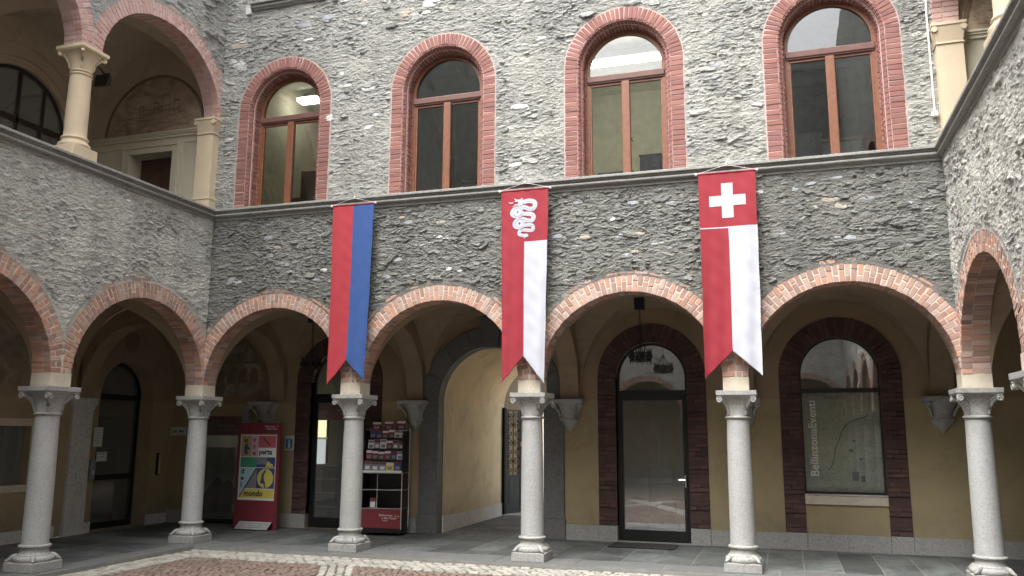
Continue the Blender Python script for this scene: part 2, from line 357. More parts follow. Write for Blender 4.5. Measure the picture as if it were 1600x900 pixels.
M['mat_floor'] = mat_simple('doormat', (.03, .03, .03), .95, bmp=.5)
M['marble'] = mat_simple('white_marble', (.75, .74, .7), .4)
def mat_fresco(name, seed, c0, c1, c2):
    m, n, l, b = newmat(name)
    a = noise(n, l, 2.2 + seed * .3, 8, .62, dist=1.2); r = ramp(n, [(.3, tuple(x * 1.35 for x in c0)), (.5, tuple(x * 1.35 for x in c1)), (.7, tuple(x * 1.35 for x in c2))]); l.new(a.outputs[0], r.inputs[0])
    a2 = noise(n, l, 14, 8, .75, stretch=(1, 1, 2), dist=2); r2 = ramp(n, [(.38, (.45,) * 3), (.5, (1,) * 3)]); l.new(a2.outputs[0], r2.inputs[0])
    l.new(mixc(n, l, r.outputs[0], r2.outputs[0], .8, 'MULTIPLY'), b.inputs['Base Color']); b.inputs['Roughness'].default_value = .95
    return m
M['fresco'] = mat_fresco('faded_fresco', 1, (.20, .135, .11), (.31, .235, .17), (.42, .33, .23))
M['fresco2'] = mat_fresco('dark_fresco', 3, (.10, .085, .07), (.22, .185, .14), (.34, .28, .21))
M['fresco_line'] = mat_simple('fresco_outline', (.22, .15, .11), .95)
M['fresco_lite'] = mat_simple('fresco_highlight', (.5, .42, .3), .95)
M['map'] = mat_fresco('map_poster', 2, (.42, .46, .38), (.5, .52, .44), (.56, .56, .5))
M['street'] = mat_simple('street_paving', (.42, .41, .38), .9)
M['facade'] = mat_simple('yellow_facade', (.50, .42, .29), .9)

# ------------------------------------------------------------------ brick meshes (shared)
_bc = {}
def brick_mesh(w, l, d, mat, ch=.005, jit=.005, nvar=8, tag_='brick'):
    """w along x, l along z (radial / height), d into +y; front face at y=0, centred in x, z from 0..l"""
    key = (round(w, 3), round(l, 3), round(d, 3), mat.name)
    if key not in _bc: _bc[key] = []
    L = _bc[key]
    if len(L) < nvar:
        r = rnd
        def j(a=jit): return r.uniform(-a, a)
        o = [(-w / 2, 0), (w / 2, 0), (w / 2, l), (-w / 2, l)]
        o = [(x + j(), z + j()) for x, z in o]
        cx, cz = 0, l / 2
        inn = [(x + (ch if x < cx else -ch), z + (ch if z < cz else -ch)) for x, z in o]
        fy = j(.002)
        V = [(x, d, z) for x, z in o] + [(x, ch + fy, z) for x, z in o] + [(x, fy + j(.0012), z) for x, z in inn]
        F = [(4, 5, 1, 0), (5, 6, 2, 1), (6, 7, 3, 2), (7, 4, 0, 3), (8, 9, 5, 4), (9, 10, 6, 5), (10, 11, 7, 6), (11, 8, 4, 7), (8, 11, 10, 9)]
        F = [f[::-1] for f in F[:8]] + [(8, 9, 10, 11)]
        m = mesh(tag_, V, F, mat)
        bm = bmesh.new(); bm.from_mesh(m); bmesh.ops.recalc_face_normals(bm, faces=bm.faces[:])
        bm.faces.ensure_lookup_table()
        if bm.faces[8].normal.y > 0:
            for f in bm.faces: f.normal_flip()
        bm.to_mesh(m); bm.free(); L.append(m); return m
    return rnd.choice(L)
def put_brick(parent, x, y, z, ang, w, l, d, mat, name='brick'):
    return link(name, brick_mesh(w, l, d, mat), parent, (x, y + rnd.uniform(-.0025, .0025), z), (rnd.uniform(-.008, .008), ang + rnd.uniform(-.008, .008), 0))

# ------------------------------------------------------------------ rubble heightfields
def smooth_noise(nx, nz, cx, cz, rs):
    """value noise sampled nx*nz with cell counts cx,cz"""
    cx = max(2, int(cx)); cz = max(2, int(cz)); g = rs.rand(cz + 2, cx + 2)
    xs = np.linspace(0, cx, nx); zs = np.linspace(0, cz, nz)
    xi = np.minimum(xs.astype(int), cx); zi = np.minimum(zs.astype(int), cz); fx = xs - xi; fz = zs - zi
    fx = fx * fx * (3 - 2 * fx); fz = fz * fz * (3 - 2 * fz)
    a = g[np.ix_(zi, xi)]; b = g[np.ix_(zi, xi + 1)]; c = g[np.ix_(zi + 1, xi)]; d = g[np.ix_(zi + 1, xi + 1)]
    fx = fx[None]; fz = fz[:, None]
    return (a * (1 - fx) + b * fx) * (1 - fz) + (c * (1 - fx) + d * fx) * fz
def rubble(name, parent, x0, x1, z0, z1, step, mat, dens=160, mort=.010, prot=.02, seed=1, size=.075, aspect=.27, hole=None, edge=None, flat_f=1.0, ridge=.0045):
    rs = np.random.RandomState(seed)
    nx = max(2, int(round((x1 - x0) / step))) + 1; nz = max(2, int(round((z1 - z0) / step))) + 1
    X = np.linspace(x0, x1, nx); Z = np.linspace(z0, z1, nz); sx = (x1 - x0) / (nx - 1); sz = (z1 - z0) / (nz - 1)
    H = np.full((nz, nx), -.02); T = np.full((nz, nx), .5); K = np.zeros((nz, nx)); ar = (x1 - x0) * (z1 - z0)
    warp = (smooth_noise(nx, nz, (x1 - x0) / .05, (z1 - z0) / .03, rs) - .5)
    for i in range(int(ar * dens)):
        L = size * math.exp(rs.randn() * .5); h = L * aspect * math.exp(rs.randn() * .35); th = rs.randn() * .22
        cx = rs.uniform(x0, x1); cz = rs.uniform(z0, z1); p = prot * math.exp(rs.randn() * .45); tilt = rs.uniform(-.25, .55); tl = rs.uniform(-.12, .12)
        tone = min(1, max(0, rs.beta(3, 3))); R = L * 1.15
        i0 = max(0, int((cx - R - x0) / sx)); i1 = min(nx, int((cx + R - x0) / sx) + 2); j0 = max(0, int((cz - R * .6 - z0) / sz)); j1 = min(nz, int((cz + R * .6 - z0) / sz) + 2)
        if i1 <= i0 or j1 <= j0: continue
        dx = X[i0:i1][None] - cx; dz = Z[j0:j1][:, None] - cz; c, s = math.cos(th), math.sin(th)
        a = (dx * c + dz * s) / L; b = (-dx * s + dz * c) / h
        d = np.abs(a) ** 2.6 + np.abs(b) ** 2.2 + warp[j0:j1, i0:i1] * 1.3
        hh = p - tilt * b * h * .9 + tl * a * L * .4
        hh = np.where(d < 1, hh * np.clip((1 - d) * 5, 0, 1) ** .5, -1)
        sub = H[j0:j1, i0:i1]; m = hh > sub
        sub[m] = hh[m]; T[j0:j1, i0:i1][m] = tone; K[j0:j1, i0:i1][m] = 1
    q_ = rs.rand() * 0
    rid = np.zeros((nz, nx))
    for (cxs, czs, am) in ((.16, .05, 1.0), (.08, .026, .75), (.045, .016, .5)):
        if cxs > step * 1.5:
            nn_ = smooth_noise(nx, nz, (x1 - x0) / cxs, (z1 - z0) / czs, rs); sh = int(.02 / sx)
            nn2 = smooth_noise(nx, nz, (x1 - x0) / (cxs * 2.2), (z1 - z0) / (czs * 1.4), rs); rid += am * (np.abs(2 * nn_ - 1) * 1.6 - .5 + .5 * (nn2 - .5))
    mo = mort * (.1 + 1.9 * smooth_noise(nx, nz, (x1 - x0) / .5, (z1 - z0) / .35, rs)) + .010 * (smooth_noise(nx, nz, (x1 - x0) / .07, (z1 - z0) / .045, rs) - .5) + .008 * (smooth_noise(nx, nz, (x1 - x0) / .025, (z1 - z0) / .018, rs) - .5)
    m = mo > H - .001; K = np.where(m, np.clip(.35 - (mo - H) * 30, 0, .35), K); H = np.maximum(H, mo)
    H += ridge * rid
    H += .0035 * (smooth_noise(nx, nz, (x1 - x0) / .03, (z1 - z0) / .014, rs) - .5) * 2
    H -= prot * .8
    H *= flat_f
    XX, ZZ = np.meshgrid(X, Z)
    if edge is not None: H = H * edge(XX, ZZ)
    keep = np.ones((nz - 1, nx - 1), bool)
    if hole is not None:
        hv = hole(XX, ZZ); keep = ~(hv[:-1, :-1] & hv[1:, :-1] & hv[:-1, 1:] & hv[1:, 1:])
    co = np.stack([XX, -H, ZZ], -1).reshape(-1, 3).astype(np.float32)
    idx = np.arange(nx * nz).reshape(nz, nx)
    q = np.stack([idx[:-1, :-1][keep], idx[:-1, 1:][keep], idx[1:, 1:][keep], idx[1:, :-1][keep]], -1)
    used = np.zeros(nx * nz, bool); used[q.ravel()] = True; remap = np.cumsum(used) - 1
    q = remap[q]; co = co[used]; T = T.ravel()[used]; K = K.ravel()[used]
    me = bpy.data.meshes.new(name); me.vertices.add(len(co)); me.vertices.foreach_set('co', co.ravel())
    me.loops.add(q.size); me.loops.foreach_set('vertex_index', q.ravel().astype(np.int32))
    me.polygons.add(len(q)); me.polygons.foreach_set('loop_start', np.arange(0, q.size, 4, dtype=np.int32)); me.polygons.foreach_set('loop_total', np.full(len(q), 4, np.int32))
    me.materials.append(mat)
    for nm, arr in (('tone', T), ('stone', K)):
        a = me.attributes.new(nm, 'FLOAT', 'POINT'); a.data.foreach_set('value', arr.astype(np.float32))
    me.update(); me.validate()
    me.polygons.foreach_set('use_smooth', np.zeros(len(q), bool))
    return link(name, me, parent)
_sm = []
def stone_mesh(w, h, mat, seed):
    r = random.Random(seed); n = 10; ring = []
    for k in range(n):
        a = 2 * PI * k / n; rx = 1 / max(abs(math.cos(a)) ** 1.0, .0001); e = (abs(math.cos(a)) ** 4 + abs(math.sin(a)) ** 4) ** -.25
        e *= r.uniform(.86, 1.08); ring.append((math.cos(a) * e, math.sin(a) * e))
    V = [(x * w / 2, .03, z * h / 2) for x, z in ring] + [(x * w / 2 * .97, -.004 + r.uniform(-.003, .003), z * h / 2 * .95) for x, z in ring] + [(x * w / 2 * .78, -.013 + r.uniform(-.004, .003), z * h / 2 * .72) for x, z in ring] + [(0, -.015, 0)]
    F = []
    for a in (0, n):
        for k in range(n): F.append((a + k, a + (k + 1) % n, a + n + (k + 1) % n, a + n + k))
    F += [(2 * n + k, 2 * n + (k + 1) % n, 3 * n) for k in range(n)]
    m = mesh('stone', V, F, mat, smooth=False); return m
def stones(parent, lst, y=0):
    for i, (x, z, w, h, mt) in enumerate(lst):
        link('stone', stone_mesh(w, h, M[mt], i * 7 + int(x * 100)), parent, (x, y, z), (0, rnd.uniform(-.06, .06), 0))

# ------------------------------------------------------------------ arcade pieces
RW = .31                                    # arch ring width
def brick_arch(parent, cx, zc, a, b, half, zstart, mat, mortar, soffit=True, rings=(.25, .05), depth=D, real=True, side=None, name='brick_arch'):
    """ring of bricks in wall-local coords; wall face y=0, wall goes to +y"""
    A = empty(name, (cx, 0, 0), 0, parent)
    rw = sum(rings) + .01
    # mortar body (a solid ring)
    t0 = math.asin(min(1, max(-1, (zstart - zc) / b))); N = 56
    inn = arc(0, zc, a + .007, b + .007, t0, PI - t0, N)
    out = []
    for k in range(N + 1):
        t = t0 + (PI - 2 * t0) * k / N; nx_, nz_ = math.cos(t) / a, math.sin(t) / b; L = math.hypot(nx_, nz_); nx_ /= L; nz_ /= L
        e = rw
        if abs(inn[k][0] + nx_ * e) > half - .001: e = (half - .001 - abs(inn[k][0])) / abs(nx_)
        out.append((inn[k][0] + nx_ * e, inn[k][1] + nz_ * e))
    mb = MB(); yf = .006; n = N + 1
    V = [(x, yf, z) for x, z in inn] + [(x, yf, z) for x, z in out] + [(x, depth + .001, z) for x, z in inn] + [(x, depth, z) for x, z in out]
    F = []
    for k in range(N): F += [(k, k + 1, n + k + 1, n + k), (k, 2 * n + k, 2 * n + k + 1, k + 1), (n + k, n + k + 1, 3 * n + k + 1, 3 * n + k), (2 * n + k, 3 * n + k, 3 * n + k + 1, 2 * n + k + 1)]
    F += [(0, n, 3 * n, 2 * n), (n - 1, 3 * n - 1, 4 * n - 1, 2 * n - 1)]
    mb.add(V, F); mb.build('mortar_joint', mortar, A)
    # courses by arc length along mid line
    steps = 2000; am, bm_ = a + .12, b + .12; ts = [t0 + (PI - 2 * t0) * k / steps for k in range(steps + 1)]
    acc = [0]
    for k in range(steps): acc.append(acc[-1] + math.hypot(am * (math.cos(ts[k + 1]) - math.cos(ts[k])), bm_ * (math.sin(ts[k + 1]) - math.sin(ts[k]))))
    cnt = int(round(acc[-1] / .0765)); pitch = acc[-1] / cnt; j = 0
    def at(s):
        i = min(steps - 1, int(np.searchsorted(acc, s)) ); t = ts[i]
        nx_, nz_ = math.cos(t) / a, math.sin(t) / b; L = math.hypot(nx_, nz_); return t, nx_ / L, nz_ / L
    for c in range(cnt):
        t, nx_, nz_ = at((c + .5) * pitch); px, pz = a * math.cos(t), zc + b * math.sin(t); ang = math.atan2(nx_, nz_)
        w = pitch - .0135
        lim = rings[0]
        if abs(px + nx_ * lim) > half - .012: lim = (half - .012 - abs(px)) / max(1e-3, abs(nx_))
        split = .36 if c % 2 else .64
        if not real:
            put_brick(A, px, 0, pz, ang, w, round(min(lim, rings[0]), 2), .12, mat); continue
        l1 = rings[0] * split - .008
        pieces = [(0, l1), (l1 + .014, rings[0])]
        for (s0, s1) in pieces:
            s1 = min(s1, lim)
            ln = round((s1 - s0) / .02) * .02 if s1 - s0 < l1 - .01 or lim < rings[0] else s1 - s0
            if ln < .03: continue
            put_brick(A, px + nx_ * s0, 0, pz + nz_ * s0, ang, w, ln, .12, mat)
        if soffit: put_brick(A, px, .128, pz, ang, w, .11, depth - .130, mat)
    # outer course of bricks laid along the curve
    if rings[1]:
        ao, bo = a + rings[0] + .01, b + rings[0] + .01; s = 0; k = 0
        acc2 = [0]
        for k in range(steps): acc2.append(acc2[-1] + math.hypot(ao * (math.cos(ts[k + 1]) - math.cos(ts[k])), bo * (math.sin(ts[k + 1]) - math.sin(ts[k]))))
        cn = int(acc2[-1] / .2)
        for c in range(cn):
            i = min(steps - 1, int(np.searchsorted(acc2, (c + .5) * acc2[-1] / cn))); t = ts[i]
            nx_, nz_ = math.cos(t) / a, math.sin(t) / b; L = math.hypot(nx_, nz_); nx_ /= L; nz_ /= L
            px = a * math.cos(t) + nx_ * (rings[0] + .012); pz = zc + b * math.sin(t) + nz_ * (rings[0] + .012)
            if abs(px) + abs(nz_) * .1 + .04 > half: continue
            put_brick(A, px, 0, pz, math.atan2(nx_, nz_), acc2[-1] / cn - .014, rings[1], .1, mat)
    return A
def ell(XX, ZZ, cx, zc, a, b): return ((XX - cx) / a) ** 2 + ((ZZ - zc) / b) ** 2

# column -------------------------------------------------------------
def make_column():
    R = empty('stone_column')
    p = .2388; a = .2635
    mb = MB()
    mb.box(-p, p, -p, p, 0, .118)
    mb.build('plinth', M['granite_cap'], R, bevel=.008)
    mb = MB()
    mb.lathe([(.225, .116), (.236, .135), (.238, .155), (.228, .178), (.205, .19), (.198, .196), (.198, .206), (.186, .212), (.176, .226), (.170, .25), (.168, .28), (.172, .29), (.186, .293), (.194, .303), (.194, .318), (.186, .328), (.166, .332)], n=40)
    for sx in (-1, 1):
        for sy in (-1, 1):
            # corner spurs
            c = (sx * .196, sy * .196)
            mb.tube([(sx * .13, sy * .13, .19), (sx * .165, sy * .165, .18), (sx * .19, sy * .19, .155), (sx * .212, sy * .212, .135)], [.035, .034, .026, .016], 8)
            mb.tube([(sx * .205 - sy * .02 * sx, sy * .205 + .02 * sy * 0, .132), (sx * .217, sy * .217, .139), (sx * .214, sy * .205, .14)], [.014, .017, .012], 8)
    mb.build('base', M['granite_cap'], R, smooth=True, angle=50)
    mb = MB()
    prof = [(.166, .33), (.163, .36), (.1625, .7), (.160, 1.2), (.154, 1.65), (.148, 1.97), (.149, 1.985)]
    mb.lathe(prof, n=48); mb.build('shaft', M['granite'], R, smooth=True, angle=50)
    # capital: astragal, bell morphing from round to square, volutes, abacus
    mb = MB()
    mb.lathe([(.150, 1.975), (.166, 1.98), (.172, 1.99), (.170, 2.004), (.158, 2.012), (.150, 2.016)], n=40)
    n = 48; V = []; F = []
    lev = [(0, 2.012, .150, 0), (.2, 2.06, .150, .1), (.45, 2.12, .155, .25), (.65, 2.17, .165, .45), (.8, 2.21, .18, .65), (.92, 2.245, .20, .85), (1, 2.27, .225, 1)]
    for (t, z, r, sq) in lev:
        for k in range(n):
            an = 2 * PI * k / n; e = (abs(math.cos(an)) ** 6 + abs(math.sin(an)) ** 6) ** (-1 / 6)
            rad = r * (1 + (e - 1) * sq); rad *= 1 - .05 * math.cos(4 * an) * (1 - abs(2 * t - 1)) ** .5 * .8 + .00
            V.append((rad * math.cos(an), rad * math.sin(an), z))
    for i in range(len(lev) - 1):
        for k in range(n): F.append((i * n + k, i * n + (k + 1) % n, (i + 1) * n + (k + 1) % n, (i + 1) * n + k))
    F.append(tuple((len(lev) - 1) * n + k for k in range(n))); mb.add(V, F)
    # echinus disc under abacus
    mb.lathe([(.17, 2.225), (.205, 2.24), (.215, 2.255), (.205, 2.272)], n=32)
    for q in range(4):
        an = PI / 4 + q * PI / 2; c, s = math.cos(an), math.sin(an)
        # diagonal leaf rib rising to the corner volute
        rad = [(.155, 2.03), (.165, 2.09), (.19, 2.15), (.235, 2.205), (.285, 2.245), (.315, 2.262)]
        mb.tube([(r * c, r * s, z) for r, z in rad], [.018, .022, .026, .028, .026, .02], 8)
    mb.build('bell', M['granite_cap'], R, smooth=True, angle=45)
    # volutes: a scroll on each of the two faces meeting at every corner
    for sx in (-1, 1):
        for sy in (-1, 1):
            mb = MB()
            for ax in (0, 1):
                pts = []; sg = sx if ax == 0 else sy
                for k in range(24):
                    t = k / 23; th = PI * .5 - sg * t * 2 * PI * 1.3; r = .037 * (1 - t) + .005
                    o = .212 + sg * 0; a_ = sg * .214 + r * math.cos(th); z = 2.226 + r * math.sin(th)
                    pts.append((a_, sy * .250, z) if ax == 0 else (sx * .250, a_, z))
                mb.tube(pts, .0085, 6)
                q0, q1 = (((sx * .214, sy * .20, 2.226), (sx * .214, sy * .248, 2.226)) if ax == 0 else ((sx * .20, sy * .214, 2.226), (sx * .248, sy * .214, 2.226)))
                mb.tube([q0, q1], .033, 14)
                # scroll stem running from the bell up under the abacus
                st = [(sg * .10, .150, 2.17), (sg * .14, .185, 2.225), (sg * .18, .225, 2.258), (sg * .214, .250, 2.262)]
                mb.tube([(a_, sy * b_, z) if ax == 0 else (sx * b_, a_, z) for a_, b_, z in st], [.010, .012, .012, .009], 6)
            mb.build('volute', M['granite_cap'], R, smooth=True, angle=45)
    mb = MB(); e = .017
    # abacus with slightly concave sides
    def aba(h, cc, z):
        P = []
        for q in range(4):
            a0 = -PI / 4 + q * PI / 2
            for k in range(6):
                t = -1 + 2 * k / 6; d_ = h - cc * (1 - t * t); x_, y_ = d_, t * h
                co, si = math.cos(q * PI / 2), math.sin(q * PI / 2); P.append((x_ * co - y_ * si, x_ * si + y_ * co, z))
        return P
    L = [aba(a - .012, .018, 2.268), aba(a - .012, .018, 2.28), aba(a, .01, 2.29), aba(a, .01, HC)]
    V = [p_ for l_ in L for p_ in l_]; n = 24; F = [tuple(range(n))[::-1], tuple(3 * n + k for k in range(n))]
    for i in range(3):
        for k in range(n): F.append((i * n + k, i * n + (k + 1) % n, (i + 1) * n + (k + 1) % n, (i + 1) * n + k))
    mb.add(V, F); mb.build('abacus', M['granite_cap'], R, bevel=.003)
    mb = MB(); mb.box(-.171, .171, -.168, .168, HC, ZI); mb.build('impost_block', M['impost'], R, bevel=.004)
    return R
col0 = make_column()
LAB = {('b', 0): 'grey granite column in the left rear corner, beside the lift sign', ('b', 1): 'granite column under the red and blue banner, by the brochure rack',
       ('b', 2): 'granite column under the snake banner, right of the open passage', ('b', 3): 'granite column under the white cross banner, right of the glass door',
       ('b', 4): 'granite column in the right rear corner, right of the window with vertical lettering',
       ('l', 1): 'granite column of the left arcade, nearest to the left, with the dark window behind it', ('r', 1): 'granite column of the right arcade, of which little more than the capital shows'}
def col_at(x, y, key, rz=0):
    o = col0 if key == ('b', 0) else copy_tree(col0)
    o.location = (x, y, 0); o.rotation_euler.z = rz
    return tag(o, LAB.get(key, 'granite arcade column behind the viewer, out of sight'), 'column', 'granite columns of the courtyard arcade')
cols_b = [(-HD + i * SB, HD) for i in range(5)]
for i, (x, y) in enumerate(cols_b): col_at(x, y, ('b', i))
for k in range(1, NB): col_at(-HD, HD - k * SL, ('l', k))
for k in range(1, NB): col_at(W + HD, HD - k * SR, ('r', k))
for k in range(0, 5): col_at(-HD + k * SB, YO - HD, ('o', k))

# ------------------------------------------------------------------ court walls
wall_b = tag(empty('courtyard_wall', (0, 0, 0)), 'rear rubble stone wall facing us, four brick arches below and four red brick windows above', 'wall')
wall_l = tag(empty('courtyard_wall', (0, 0, 0), PI / 2), 'left rubble stone wall with arches below and an open upper gallery', 'wall')
wall_r = tag(empty('courtyard_wall', (W, 0, 0), -PI / 2), 'right rubble stone wall, brightest, steeply foreshortened on the far right', 'wall')
wall_o = tag(empty('courtyard_wall', (W, YO, 0), PI), 'wall on the viewer side of the courtyard, out of sight', 'wall')
B = 1.28; ZCN = 2.49
bay_b = [(-HD + (i + .5) * SB) for i in range(4)]
bay_l = [HD - (k + .5) * SL for k in range(NB)]
bay_r = [-HD + (k + .5) * SR for k in range(NB)]
AB, AL, AR = SB / 2 - .17, SL / 2 - .17, SR / 2 - .17
def mk_hole(bays, a, pad=.25):
    def f(XX, ZZ):
        h = np.zeros(XX.shape, bool)
        for c in bays: h |= ell(XX, ZZ, c, ZCN, a + pad, B + pad) < 1
        return h | (ZZ < 2.62)
    return f
def mk_edge(bays, a, pad=.31):
    def f(XX, ZZ):
        d = np.ones(XX.shape)
        for c in bays: d = np.minimum(d, np.clip((np.sqrt(ell(XX, ZZ, c, ZCN, a + pad, B + pad)) - .985) / .03, .12, 1))
        return d
    return f
STEP = .0125
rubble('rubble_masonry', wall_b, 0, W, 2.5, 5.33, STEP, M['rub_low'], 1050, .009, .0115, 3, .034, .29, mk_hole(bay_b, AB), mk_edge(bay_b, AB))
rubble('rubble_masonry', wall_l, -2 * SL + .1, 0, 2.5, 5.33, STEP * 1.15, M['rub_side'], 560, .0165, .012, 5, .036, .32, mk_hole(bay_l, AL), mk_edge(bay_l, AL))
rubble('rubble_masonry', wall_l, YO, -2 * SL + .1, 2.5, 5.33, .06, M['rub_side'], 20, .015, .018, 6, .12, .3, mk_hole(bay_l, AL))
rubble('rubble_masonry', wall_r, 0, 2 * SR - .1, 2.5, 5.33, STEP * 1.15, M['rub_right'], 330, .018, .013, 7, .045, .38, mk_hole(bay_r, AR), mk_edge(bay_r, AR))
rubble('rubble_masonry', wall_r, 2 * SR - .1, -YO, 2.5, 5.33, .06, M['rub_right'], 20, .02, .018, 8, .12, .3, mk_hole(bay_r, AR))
bay_o = [HD + .0 + (i + .5) * SB - D for i in range(4)]
rubble('rubble_masonry', wall_o, 0, W, 2.5, 14, .07, M['rub_side'], 20, .02, .018, 9, .12, .3, mk_hole(bay_o, AB))
for i, c in enumerate(bay_b): brick_arch(wall_b, c, ZCN, AB, B, SB / 2, ZI, M['brick_arch'], M['mortar_arch'])
for k, c in enumerate(bay_l): brick_arch(wall_l, c, ZCN, AL, B, SL / 2, ZI, M['brick_arch'], M['mortar_arch'], real=k < 2, soffit=k < 2)
for k, c in enumerate(bay_r): brick_arch(wall_r, c, ZCN, AR, B, SR / 2, ZI, M['brick_arch'], M['mortar_arch'], real=k < 2, soffit=k < 2)
for k, c in enumerate(bay_o): brick_arch(wall_o, c, ZCN, AB, B, SB / 2, ZI, M['brick_arch'], M['mortar_arch'], real=False, soffit=False)
# mortar pads in the spandrel Vs behind the two rings
mbp = MB()
for i in range(5): mbp.box(-HD + i * SB - .16, -HD + i * SB + .16, .02, D - .01, ZI + .002, 3.3)
mbp.build('pier_core', M['mortar_arch'], wall_b)
mbp = MB()
for k in range(1, NB): mbp.box(HD - k * SL - .16, HD - k * SL + .16, .02, D - .01, ZI + .002, 3.3)
mbp.build('pier_core', M['mortar_arch'], wall_l)
mbp = MB()
for k in range(1, NB): mbp.box(-HD + k * SR - .16, -HD + k * SR + .16, .02, D - .01, ZI + .002, 3.3)
mbp.build('pier_core', M['mortar_arch'], wall_r)

# plastered inner faces of the arcade walls, seen from inside the walk
def inner_face(parent, bays, a, x0, x1):
    t0 = math.asin((ZI + .004 - ZCN) / B); P_ = [(x0, ZI + .004)]
    for c in sorted(bays):
        if x0 < c - a and c + a < x1: P_ += arc(c, ZCN, a, B, PI - t0, t0, 36)
    mb = MB(); wall_sheet(mb, P_ + [(x1, ZI + .004), (x1, 5.3), (x0, 5.3)], [], D + .003); mb.build('inner_plaster_face', M['vault'], parent)
inner_face(wall_b, bay_b, AB, -D, W + D); inner_face(wall_l, bay_l, AL, YO, D); inner_face(wall_r, bay_r, AR, -D, -YO)
# cornice -------------------------------------------------------------
CP = [(0, 5.315), (.022, 5.318), (.022, 5.352), (.030, 5.356), (.030, 5.372), (.074, 5.376), (.086, 5.386), (.089, 5.398), (.084, 5.411), (.072, 5.417), (.060, 5.419), (.060, 5.436), (.078, 5.439), (.083, 5.449), (.078, 5.459), (.088, 5.462), (.114, 5.466), (.114, 5.496), (.108, 5.502), (0, 5.512)]
def cornice(parent, x0, x1, m0, m1, piece=1.45):
    n = max(1, int(round((x1 - x0) / piece))); g = .0015
    for i in range(n):
        a = x0 + (x1 - x0) * i / n + (0 if i == 0 else g); b = x0 + (x1 - x0) * (i + 1) / n - (0 if i == n - 1 else g)
        mb = MB(); dy = rnd.uniform(-.0015, .0015)
        d0 = (m0 if i == 0 else 0, -1); d1 = (m1 if i == n - 1 else 0, -1)
        mb.sweep([(o, z + dy) for o, z in CP], [((a, .02), d0), ((b, .02), d1)])
        # sink .02 behind the face: offset profile
        for k, v in enumerate(mb.V): mb.V[k] = (v[0], v[1] - .02, v[2])
        mb.build('cornice_stone', M['cornice'], parent)
cornice(wall_b, 0, W, 1, -1)
cornice(wall_l, YO, 0, 0, -1)
cornice(wall_r, 0, -YO, 1, 0)

# ------------------------------------------------------------------ upper rear wall with windows
WO, ZS = .8918, 7.25
def up_hole(XX, ZZ):
    h = np.zeros(XX.shape, bool); r = WO - .05
    for c in bay_b:
        h |= ((np.abs(XX - c) < r) & (ZZ < ZS)) | (((XX - c) ** 2 + (ZZ - ZS) ** 2 < r * r) & (ZZ >= ZS))
    return h
def up_edge(XX, ZZ):
    d = np.ones(XX.shape)
    for c in bay_b:
        rr_ = np.where(ZZ < ZS, np.abs(XX - c), np.hypot(XX - c, ZZ - ZS)); d = np.minimum(d, np.clip((rr_ - WO) / .05, .1, 1))
    return d
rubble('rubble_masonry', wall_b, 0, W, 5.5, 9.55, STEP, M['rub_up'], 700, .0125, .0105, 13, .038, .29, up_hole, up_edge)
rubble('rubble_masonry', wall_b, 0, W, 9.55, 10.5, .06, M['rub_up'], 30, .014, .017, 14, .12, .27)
# larger named stones read off the photograph
big = [(2.30, 6.93, .46, .15, 'stone_pale'), (4.95, 8.72, .17, .13, 'stone_pale'), (5.17, 8.74, .17, .14, 'stone_pale'), (2.75, 8.55, .16, .07, 'stone_pale'), (5.5, 6.75, .32, .09, 'stone_pale'), (5.9, 6.35, .26, .06, 'stone_tan'), (2.38, 7.28, .19, .09, 'stone_blue'), (.22, 6.77, .2, .055, 'stone_pale'), (2.44, 7.48, .3, .08, 'stone_pale'), (3.88, 8.57, .18, .07, 'stone_pale')]
rs_ = random.Random(5)
for k in range(150):
    x = rs_.uniform(.1, W - .15); z = rs_.uniform(5.7, 9.3)
    if min(abs(x - c) for c in bay_b) < 1.12 and z < 8.45: continue
    w = rs_.choice([.14, .18, .24, .3]) * rs_.uniform(.8, 1.2)
    big.append((x, z, w, w * rs_.uniform(.3, .5), rs_.choice(['stone_pale', 'stone_pale', 'stone_blue', 'stone_tan', 'stone_pale'])))
low = []
for k in range(60):
    x = rs_.uniform(.15, W - .1); z = rs_.uniform(4.15, 5.2); w = rs_.uniform(.08, .2)
    low.append((x, z, w, w * rs_.uniform(.3, .5), rs_.choice(['stone_tan', 'stone_blue', 'stone_pale', 'stone_blue', 'stone_blue'])))
stones(wall_b, big + low + [(9.9, 4.9, .26, .09, 'stone_tan'), (6.9, 4.85, .17, .06, 'stone_pale')], 0.002)
stones(wall_l, [(rs_.uniform(-4, -.1), rs_.uniform(4.2, 5.2), rs_.uniform(.07, .15), rs_.uniform(.03, .055), rs_.choice(['stone_tan', 'stone_pale', 'stone_blue'])) for _ in range(40)], 0)
stones(wall_r, [(rs_.uniform(.2, 4), rs_.uniform(4.2, 5.2), rs_.uniform(.07, .13), rs_.uniform(.035, .06), rs_.choice(['stone_tan', 'stone_pale', 'stone_blue'])) for _ in range(40)], 0)

def bead_mesh(w, l, mat):
    """moulded brick: quarter-round bead stepping back into the reveal; l radial .045"""
    key = ('bead', round(w, 3), mat.name)
    if key in _bc: return rnd.choice(_bc[key])
    out = []
    prof = [(.050, .012), (.050, -.004), (.040, -.010), (.028, -.008), (.018, .002), (.014, .018), (.006, .022), (.0, .034), (0, .07), (.05, .07)]
    for _ in range(4):
        V = []; F = []; n = len(prof)
        for x in (-w / 2, w / 2):
            for z, y in prof: V.append((x, y + rnd.uniform(-.001, .001), z))
        for k in range(n - 1): F.append((k, k + 1, n + k + 1, n + k))
        F += [tuple(range(n)), tuple(range(2 * n - 1, n - 1, -1))]
        m = mesh('brick', V, F, mat)
        bm = bmesh.new(); bm.from_mesh(m); bmesh.ops.recalc_face_normals(bm, faces=bm.faces[:]); bm.to_mesh(m); bm.free(); out.append(m)
    _bc[key] = out; return out[0]
